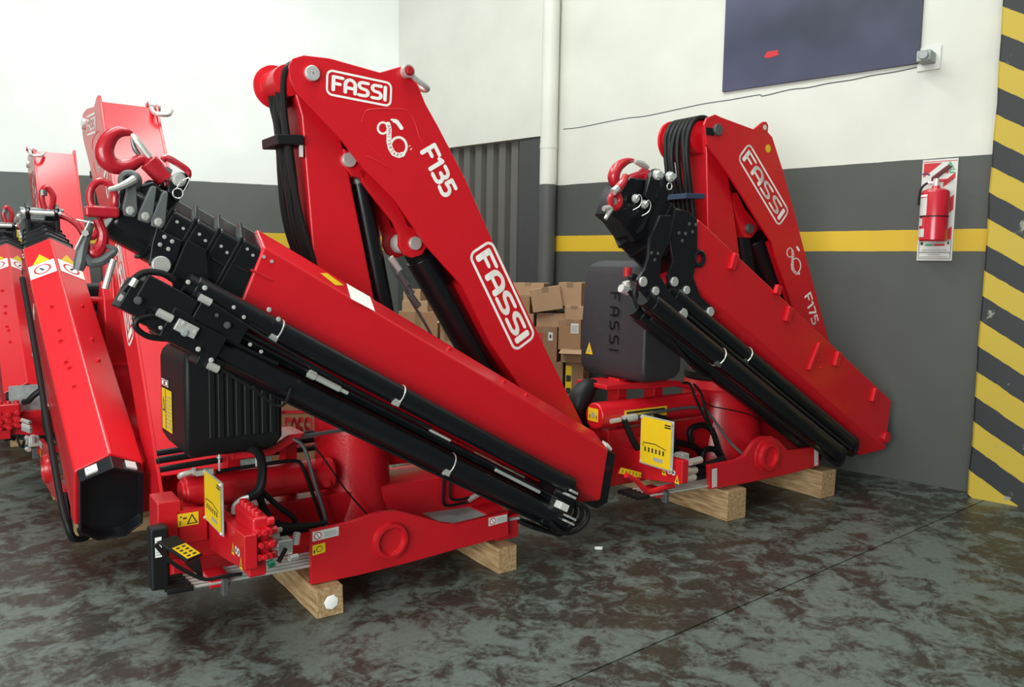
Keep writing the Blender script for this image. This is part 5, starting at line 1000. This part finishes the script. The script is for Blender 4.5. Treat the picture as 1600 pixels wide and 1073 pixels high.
    # rubber sleeve on the far left
    MB().tube([fr(a, b, 0.50) for a, b in ((930, 600), (918, 606), (906, 622), (900, 642), (912, 652), (918, 664))], [0.03, 0.06, 0.07, 0.06, 0.045, 0.03], n=12).build('rubber_sleeve', 'rubber', root)
    # the control station is the same unit as on the first crane
    def graft(o, parent, off):
        c_ = o.copy(); COL.objects.link(c_); c_.parent = parent; c_.location = off
        for ch in o.children: tree_copy(ch, c_)
        return c_
    for ch in list(src.children):
        nm = ch.name.split('.')[0]
        if nm == 'control_post':
            c_ = graft(ch, root, (-0.19, 0.0, -0.05))
            nb = MB().box((-0.68, Y(0.30), 0.37), (-0.60, Y(0.42), 0.56)).build('control_post', 'red2', None, bevel=0.006); c_.data = nb.data; bpy.data.objects.remove(nb)
            for k in list(c_.children):
                kn = k.name.split('.')[0]
                if kn in ('side_shield', 'lever_tray', 'post_box', 'face_plate', 'warning_label', 'distributor_valve'):
                    for g_ in list(k.children_recursive)+[k]: bpy.data.objects.remove(g_)
                elif kn == 'control_arm': k.location.y = 0.15
                elif kn == 'capacity_plate': k.scale = (1, 1, 1.35); k.location = (0, 0, -0.56*0.35+0.02)
        elif nm in ('control_lever', 'lever_bracket'): graft(ch, root, (-0.16, -0.02, 0.01))
    gd = MB().tube([fr(a, b, 0.0) for a, b in ((978, 742), (986, 746), (996, 752), (1012, 768), (1030, 764), (1052, 758))], 0.016, n=8).build('lever_guard', 'red2', root)
    q = [fr(a, b, 0.12) for a, b in ((966, 739), (1001, 746), (1002, 738), (970, 730))]
    decal(gd, q, 'yellow', 'lever_chart', [('ink', R4(0.12+0.16*k, 0.2, 0.15+0.16*k, 0.8)) for k in range(6)])
    MB().hexa([V(*p)+V(0, 0.001, -0.002) for p in q], [V(*p)+V(0, 0.02, -0.02) for p in q]).build('chart_tray', 'red2', gd)
    sv = MB().box(tuple(V(*fr(1066, 735, 0.05))), tuple(V(*fr(1078, 708, 0.05))+V(0, 0.07, 0))).build('stop_valve', 'zinc', root, bevel=0.006)
    for p_, q_ in (((1078, 722), (1094, 718)), ((1066, 748), (1084, 745)), ((1052, 714), (1066, 716)), ((1070, 736), (1086, 734))): MB().cyl(fr(*p_, 0.04), fr(*q_, 0.06), 0.022, n=8).build('hose_fitting', 'chrome', sv)
    for k, pp in enumerate((((1090, 720), (1100, 726), (1116, 722), (1130, 716)), ((1084, 746), (1096, 744), (1112, 738)), ((1086, 734), (1098, 736), (1112, 732)))): MB().tube([fr(a, b, 0.10) for a, b in pp], 0.02, n=8).build('valve_hose', 'rubber', sv)
    return B

# ================================================================== cranes
FA = Frame(onz(495, 968), 35.0, 0.38, 0.5)
crane1 = empty('loader_crane', FA.root(), FA.phi, 'large red folding loader crane in the foreground, model number F135 on its boom', 'crane', 'red loader cranes')
BA = make_crane_a(crane1, FA)
FB = Frame(onz(1139, 814), 34.0, 0.40, 0.5)
crane2 = empty('loader_crane', FB.root(), FB.phi, 'red folding loader crane by the right wall, model number F175 on its boom', 'crane', 'red loader cranes')
BB = make_crane_b(crane2, FB, crane1)
# the two cranes behind on the left, turned a quarter and seen from their boom ends
def partial_copy(src, skip):
    c = src.copy(); COL.objects.link(c); c.parent = None
    for ch in list(src.children):
        if ch.name.split('.')[0] not in skip: tree_copy(ch, c)
    return c
SKIP = {'extension_ram', 'valve_block', 'ram_bracket', 'ram_end_bracket', 'hanging_ring', 'load_hook', 'hydraulic_pipe', 'control_lever'}
def rear_crane(corner, shift, phi, label):
    f = Frame(corner, phi, 0.38, 0.5); f.O = f.O-f.w*shift
    c = partial_copy(crane1, SKIP); c.location = f.root(); c.rotation_euler = (0, 0, f.phi); c['label'] = label
    Y = lambda w: w-0.5; yc = Y(0.17); hw = 0.15
    for o in list(c.children_recursive):
        if o.name.split('.')[0] == 'reflective_label': bpy.data.objects.remove(o)
    ob2 = [o for o in c.children if o.name.startswith('outer_boom')][0]
    # thin pipe down the near side of the outer boom, hooking round its lower end
    L = BA.L; y = Y(0.0)
    MB().tube([BA(0.2, -0.10, y), BA(0.7, -0.15, y), BA(L*0.75, -0.22, y-0.01), BA(L-0.12, -0.27, y-0.01), BA(L+0.03, -0.30, y), BA(L+0.07, -0.36, y+0.03), BA(L+0.03, -0.39, y+0.10), BA(L-0.05, -0.38, y+0.16)], 0.016, n=9).build('side_pipe', 'rubber', c)
    for s_ in (0.9, 1.35): MB().cyl(BA(s_, -0.13-0.06*s_, y), BA(s_+0.02, -0.13-0.06*s_, y), 0.019, n=9).build('pipe_clip', 'zinc', c)
    for k in range(6): MB().tube([BA(L-0.25, -0.36, Y(0.03+0.05*k)), BA(L-0.1, -0.43, Y(0.03+0.05*k)), BA(L-0.02, -0.46, Y(0.035+0.05*k)), BA(L-0.12, -0.50, Y(0.03+0.05*k))], 0.013, n=7).build('hose_loop', 'rubber', c)
    # prohibition and warning labels on both roof faces
    for sg in (-1, 1):
        rf = lambda s_, k: BA(s_, 0.075*(1-k)+0.0012, yc+sg*(hw*k+0.0008)); nn = BA.n*hw+V(0, sg*0.075, 0); off = tuple(nn.normalized()*0.001)
        decal(ob2, [rf(0.40, 0.06), rf(0.40, 0.96), rf(0.25, 0.96), rf(0.25, 0.06)], 'white', 'prohibition_label', [('pink', CIRC(0.5, 0.5, 0.34, 0.36)), ('white', CIRC(0.5, 0.5, 0.26, 0.28)), ('pink', [(0.22, 0.7), (0.28, 0.76), (0.78, 0.3), (0.72, 0.24)]), ('ink', [(0.4, 0.4), (0.5, 0.36), (0.62, 0.6), (0.55, 0.64)])], off=off)
        p_ = [rf(0.245, 0.2), rf(0.245, 0.8), rf(0.14, 0.5)]; MB().add(p_, [(0, 1, 2)]).build('warning_label', 'yellow', ob2, smooth=0)
        for s_ in (0.75, 1.1, 1.3): MB().bolt(rf(s_, 0.5), nn, 0.010, 0.012).build('roof_bolt', 'red', ob2)
    d_ = BA(0.62, -0.08, Y(0.018)); MB().prism([(d_.x-0.03, d_.z), (d_.x, d_.z+0.05), (d_.x+0.03, d_.z), (d_.x, d_.z-0.05)], d_.y-0.001, d_.y).build('small_label', 'white_card', ob2, smooth=0)
    # pivot stud on the far flank
    q = BA(0.55, -0.05, Y(0.30)); MB().cyl(q, q+V(0, 0.16, 0), 0.026, 0.02, n=14).build('flank_stud', 'red2', ob2, bevel=0.004)
    # hook lying over the tip fork
    t0 = BA(-0.42, 0.06, yc)
    pn = MB().cyl((t0.x, yc-0.13, t0.z), (t0.x, yc+0.13, t0.z), 0.022, n=16).build('fork_pin', 'dsteel', c, bevel=0.004)
    for sg in (-1, 1): MB().prism([(t0.x-0.05, t0.z+0.02), (t0.x, t0.z+0.055), (t0.x+0.05, t0.z+0.02), (t0.x+0.07, t0.z-0.18), (t0.x-0.05, t0.z-0.12)], yc+sg*0.085-0.014, yc+sg*0.085+0.014).build('tip_cheek', 'black', c, bevel=0.005)
    hk = MB().tube([(t0.x, yc+0.02, t0.z), (t0.x+0.01, yc+0.0, t0.z+0.10), (t0.x+0.01, yc+0.03, t0.z+0.16), (t0.x+0.01, yc+0.07, t0.z+0.10), (t0.x, yc+0.05, t0.z)], 0.02, n=9).build('hook_shackle', 'hookred', c)
    MB().cyl((t0.x+0.01, yc+0.01, t0.z+0.10), (t0.x+0.01, yc+0.01, t0.z+0.14), 0.026, n=8).build('shackle_block', 'dsteel', hk, bevel=0.004)
    MB().tube([(t0.x, yc+0.08, t0.z-0.01), (t0.x+0.02, yc+0.15, t0.z-0.04), (t0.x+0.03, yc+0.21, t0.z-0.09), (t0.x+0.03, yc+0.25, t0.z-0.15), (t0.x+0.03, yc+0.30, t0.z-0.16), (t0.x+0.03, yc+0.33, t0.z-0.11), (t0.x+0.03, yc+0.31, t0.z-0.07)], [0.03, 0.022, 0.022, 0.026, 0.026, 0.02, 0.008], n=10).build('load_hook', 'hookred', hk)
    MB().cyl((t0.x+0.02, yc+0.20, t0.z-0.05), (t0.x+0.03, yc+0.31, t0.z-0.07), 0.008, n=7).build('safety_latch', 'zinc', hk)
    return c, f
crane3, F3 = rear_crane(onz(110, 770), 0.21, -53.5, 'red loader crane left of the foreground one, open black boom end facing the viewer')
for o in crane3.children_recursive:
    if o.name.split('.')[0] == 'shackle': o.location.y += 0.30
crane4, F4 = rear_crane(onz(6, 664), 0.08, -55.0, 'red folding loader crane farthest left, cut by the left edge')

# ------------------------------------------------------------------ timber blocks under the bases
def block(fr, u, w, L, wd, h, label, notch=0, rz=0.0):
    n = 10; vs = []; rn = random.Random(int(u*1000+w*77+L*13)); sec = [(0, 0), (wd, 0), (wd, h), (0, h)]
    for k in range(n+1):
        y = L*k/n
        for i, (a, b) in enumerate(sec): vs.append((a-wd/2+rn.uniform(-1, 1)*0.0025, y+(0.0 if k else rn.uniform(-0.003, 0.004)), b+(rn.uniform(-0.003, 0.0) if b else 0)))
    fs = [(0, 1, 2, 3), tuple(range(4*n, 4*n+4))]+[(4*k+i, 4*k+(i+1) % 4, 4*k+4+(i+1) % 4, 4*k+4+i) for k in range(n) for i in range(4)]
    o = MB().add(vs, fs).build('timber_block', 'wood', None, bevel=0.003, smooth=0)
    q = fr.O+fr.u*(u+wd/2)+fr.w*w; o.location = (q[0], q[1], 0); o.rotation_euler = (0, 0, fr.phi+rz)
    return tag(o, label, 'timber', 'timber blocks under the cranes')
b1 = block(FA, 0.0, 0.0, 0.98, 0.12, 0.131, 'worn timber block under the foreground crane with a white foam blob on its end')
MB().lathe((0.005, -0.001, 0.062), (0, -1, 0), [(0, 0.033), (0.003, 0.030), (0.005, 0.016), (0.006, 0.005)], 7).build('foam_blob', 'white', b1)
block(FA, 0.925, 0.0, 0.98, 0.11, 0.131, 'worn timber block under the right end of the foreground crane plate')
block(FB, -0.02, 0.0, 1.0, 0.165, 0.185, 'pale timber block under the left end of the right-hand crane plate')
block(FB, 0.90, -0.0, 1.0, 0.15, 0.185, 'pale timber block under the right end of the right-hand crane plate')
for f3, sh_, nm in ((F3, 0.10, 'the crane left of the foreground one'), (F4, 0.08, 'the farthest left crane')):
    block(f3, 0.0, sh_, 0.9, 0.12, 0.131, 'timber block under the far end of '+nm)
    block(f3, 0.925, sh_, 0.9, 0.11, 0.131, 'timber block under the near end of '+nm)

# ------------------------------------------------------------------ cartons
def carton(px0, py0, px1, py1, w, dep, label, m=0, rz=0.0, tilt=0.0, zb=None, flaps=False, note=None, fr=None):
    """carton whose front face spans the given pixels on the plane w in front of the wall"""
    fr = fr or WC; a = fr(px0, py1, w); b = fr(px1, py0, w); Wd = b[0]-a[0]; Hh = b[2]-a[2]; z0 = a[2] if zb is None else zb; Hh = b[2]-z0-0.004; z0 += 0.025 if tilt else 0.0
    root = empty('carton', (0, 0, 0), 0, label, 'carton', 'cardboard cartons behind the cranes')
    q = fr.O+fr.u*((a[0]+b[0])/2)+fr.w*(w+dep/2); root.location = (q[0], q[1], z0); root.rotation_euler = (0, tilt, fr.phi+rz)
    x, y = Wd/2, dep/2
    MB().box((-x, -y, 0), (x, y, Hh)).build('body', M['card'][m], root, bevel=0.004)
    MB().box((-0.03, -y-0.0015, Hh*0.80), (0.03, y+0.0015, Hh+0.0015)).build('tape', 'tape', root)
    if flaps:
        for sgn in (-1, 1): MB().hexa([(-x, sgn*y, Hh), (x, sgn*y, Hh), (x, sgn*y-sgn*0.004, Hh), (-x, sgn*y-sgn*0.004, Hh)], [(-x, sgn*(y+0.09), Hh-0.03), (x, sgn*(y+0.09), Hh-0.03), (x, sgn*(y+0.09)-sgn*0.004, Hh-0.026), (-x, sgn*(y+0.09)-sgn*0.004, Hh-0.026)]).build('flap', M['card'][m], root)
    if note == 'paper': decal(root, [(x*0.1, -y, Hh*0.55), (x*0.8, -y, Hh*0.55), (x*0.8, -y, Hh*0.88), (x*0.1, -y, Hh*0.88)], 'white_card', 'paper_label', lines(0.1, 0.9, 0.15, 0.85, 5, 'greyink'), off=(0, -0.002, 0))
    if note == 'print':
        mb = MB()
        for k in range(5): mb.add([(-x*0.9+0.01, -y-0.002, Hh*(0.35+0.1*k)), (-x*0.3, -y-0.002, Hh*(0.35+0.1*k)), (-x*0.3, -y-0.002, Hh*(0.42+0.1*k)), (-x*0.9+0.01, -y-0.002, Hh*(0.42+0.1*k))], [(0, 1, 2, 3)])
        mb.build('print', 'pink', root, smooth=0, kind='stuff')
        decal(root, [(x*0.2, -y, Hh*0.62), (x*0.6, -y, Hh*0.62), (x*0.6, -y, Hh*0.85), (x*0.2, -y, Hh*0.85)], 'white_card', 'paper_label', [('ink', R4(0.3, 0.3, 0.7, 0.7))], off=(0, -0.002, 0))
    if note == 'yellow': decal(root, [(-x*0.98, -y, Hh*0.1), (-x*0.3, -y, Hh*0.1), (-x*0.3, -y, Hh*0.95), (-x*0.98, -y, Hh*0.95)], 'yellow', 'warning_label', [('ink', R4(0.1, 0.15+0.2*k, 0.9, 0.25+0.2*k)) for k in range(4)], off=(0, -0.002, 0))
    if note == 'logo':
        badge(root, [(-x*0.90, -y, Hh*0.25), (x*0.62, -y, Hh*0.25), (x*0.62, -y, Hh*0.70), (-x*0.90, -y, Hh*0.70)], -0.002, m='pink', lw=0.26)
    return root
WC = Frame((0.3, 7.15, 0), -15.0)
C_ = carton
# column by the tank
C_(832, 566, 880, 690, 0.0, 0.34, 'brown carton on the floor under the carton with pink print', 2, zb=0.0)
C_(835, 510, 871, 566, 0.0, 0.32, 'brown carton with faded pink print and a small white label', 2, note='print')
C_(838, 489, 882, 510, 0.02, 0.30, 'flat carton under the tilted carton of the pile', 1)
C_(829, 453, 876, 489, -0.03, 0.32, 'tilted battered carton on top of the pile', 1, tilt=-0.16, rz=0.15)
C_(881, 566, 912, 690, -0.04, 0.34, 'brown carton with a yellow and black label, low in the pile', 2, zb=0.0, note='yellow')
C_(876, 546, 912, 566, -0.05, 0.32, 'low open carton with raised flaps beside the grey tank', 1, flaps=True)
C_(872, 499, 908, 546, -0.03, 0.32, 'brown carton with a large white paper label', 0, note='paper')
C_(882, 478, 912, 499, -0.02, 0.30, 'small tan carton above the carton with the paper label', 1)
C_(874, 441, 912, 478, 0.02, 0.30, 'topmost tan carton at the right of the pile', 1, rz=-0.1)
C_(786, 540, 831, 690, 0.03, 0.36, 'brown carton on the floor behind the foreground boom', 0, zb=0.0)
C_(790, 490, 834, 540, 0.03, 0.34, 'tan carton in the middle of the pile behind the foreground boom', 1)
C_(796, 462, 828, 490, 0.05, 0.32, 'small brown carton high in the pile behind the foreground boom', 0)
C_(800, 442, 850, 462, 0.30, 0.28, 'long tan carton at the back of the pile', 1)
# behind the rams of the foreground crane
C_(622, 487, 684, 690, 0.0, 0.40, 'tall brown carton seen between the rams of the foreground crane', 0, zb=0.0)
C_(628, 470, 668, 487, 0.02, 0.34, 'flat tan carton on the tall carton between the rams', 1)
C_(628, 452, 654, 470, 0.04, 0.30, 'small tan carton on top between the rams', 1, rz=0.1)
C_(686, 498, 712, 690, -0.05, 0.34, 'narrow carton to the right of the tall carton between the rams', 1, zb=0.0, flaps=True)
C_(716, 520, 782, 690, 0.05, 0.38, 'wide brown carton behind the folding ram', 0, zb=0.0)
WC2 = Frame((-1.45, 5.75, 0), 8.0)
C_(424, 600, 524, 720, 0.0, 0.40, 'brown carton with red printed lettering behind the foreground crane column', 0, zb=0.0, note='logo', fr=WC2)
# a scrap of paper on the floor
q = onz(935, 857)
ps = MB().add([(-0.02, -0.01, 0.001), (0.02, -0.012, 0.002), (0.024, 0.008, 0.010), (0.0, 0.012, 0.004), (-0.02, 0.008, 0.008), (0.0, 0.0, 0.012), (-0.02, -0.01, 0.0), (0.02, -0.012, 0.0), (0.024, 0.008, 0.0), (-0.02, 0.008, 0.0)], [(0, 1, 5), (1, 2, 5), (2, 3, 5), (3, 4, 5), (4, 0, 5), (6, 7, 1, 0), (7, 8, 2, 1), (9, 6, 0, 4), (6, 9, 8, 7)]).build('paper_scrap', 'white_card', None, smooth=0)
ps.location = (q[0], q[1], 0.0); tag(ps, 'tiny white paper scrap on the dark floor between the two big cranes', 'scrap')
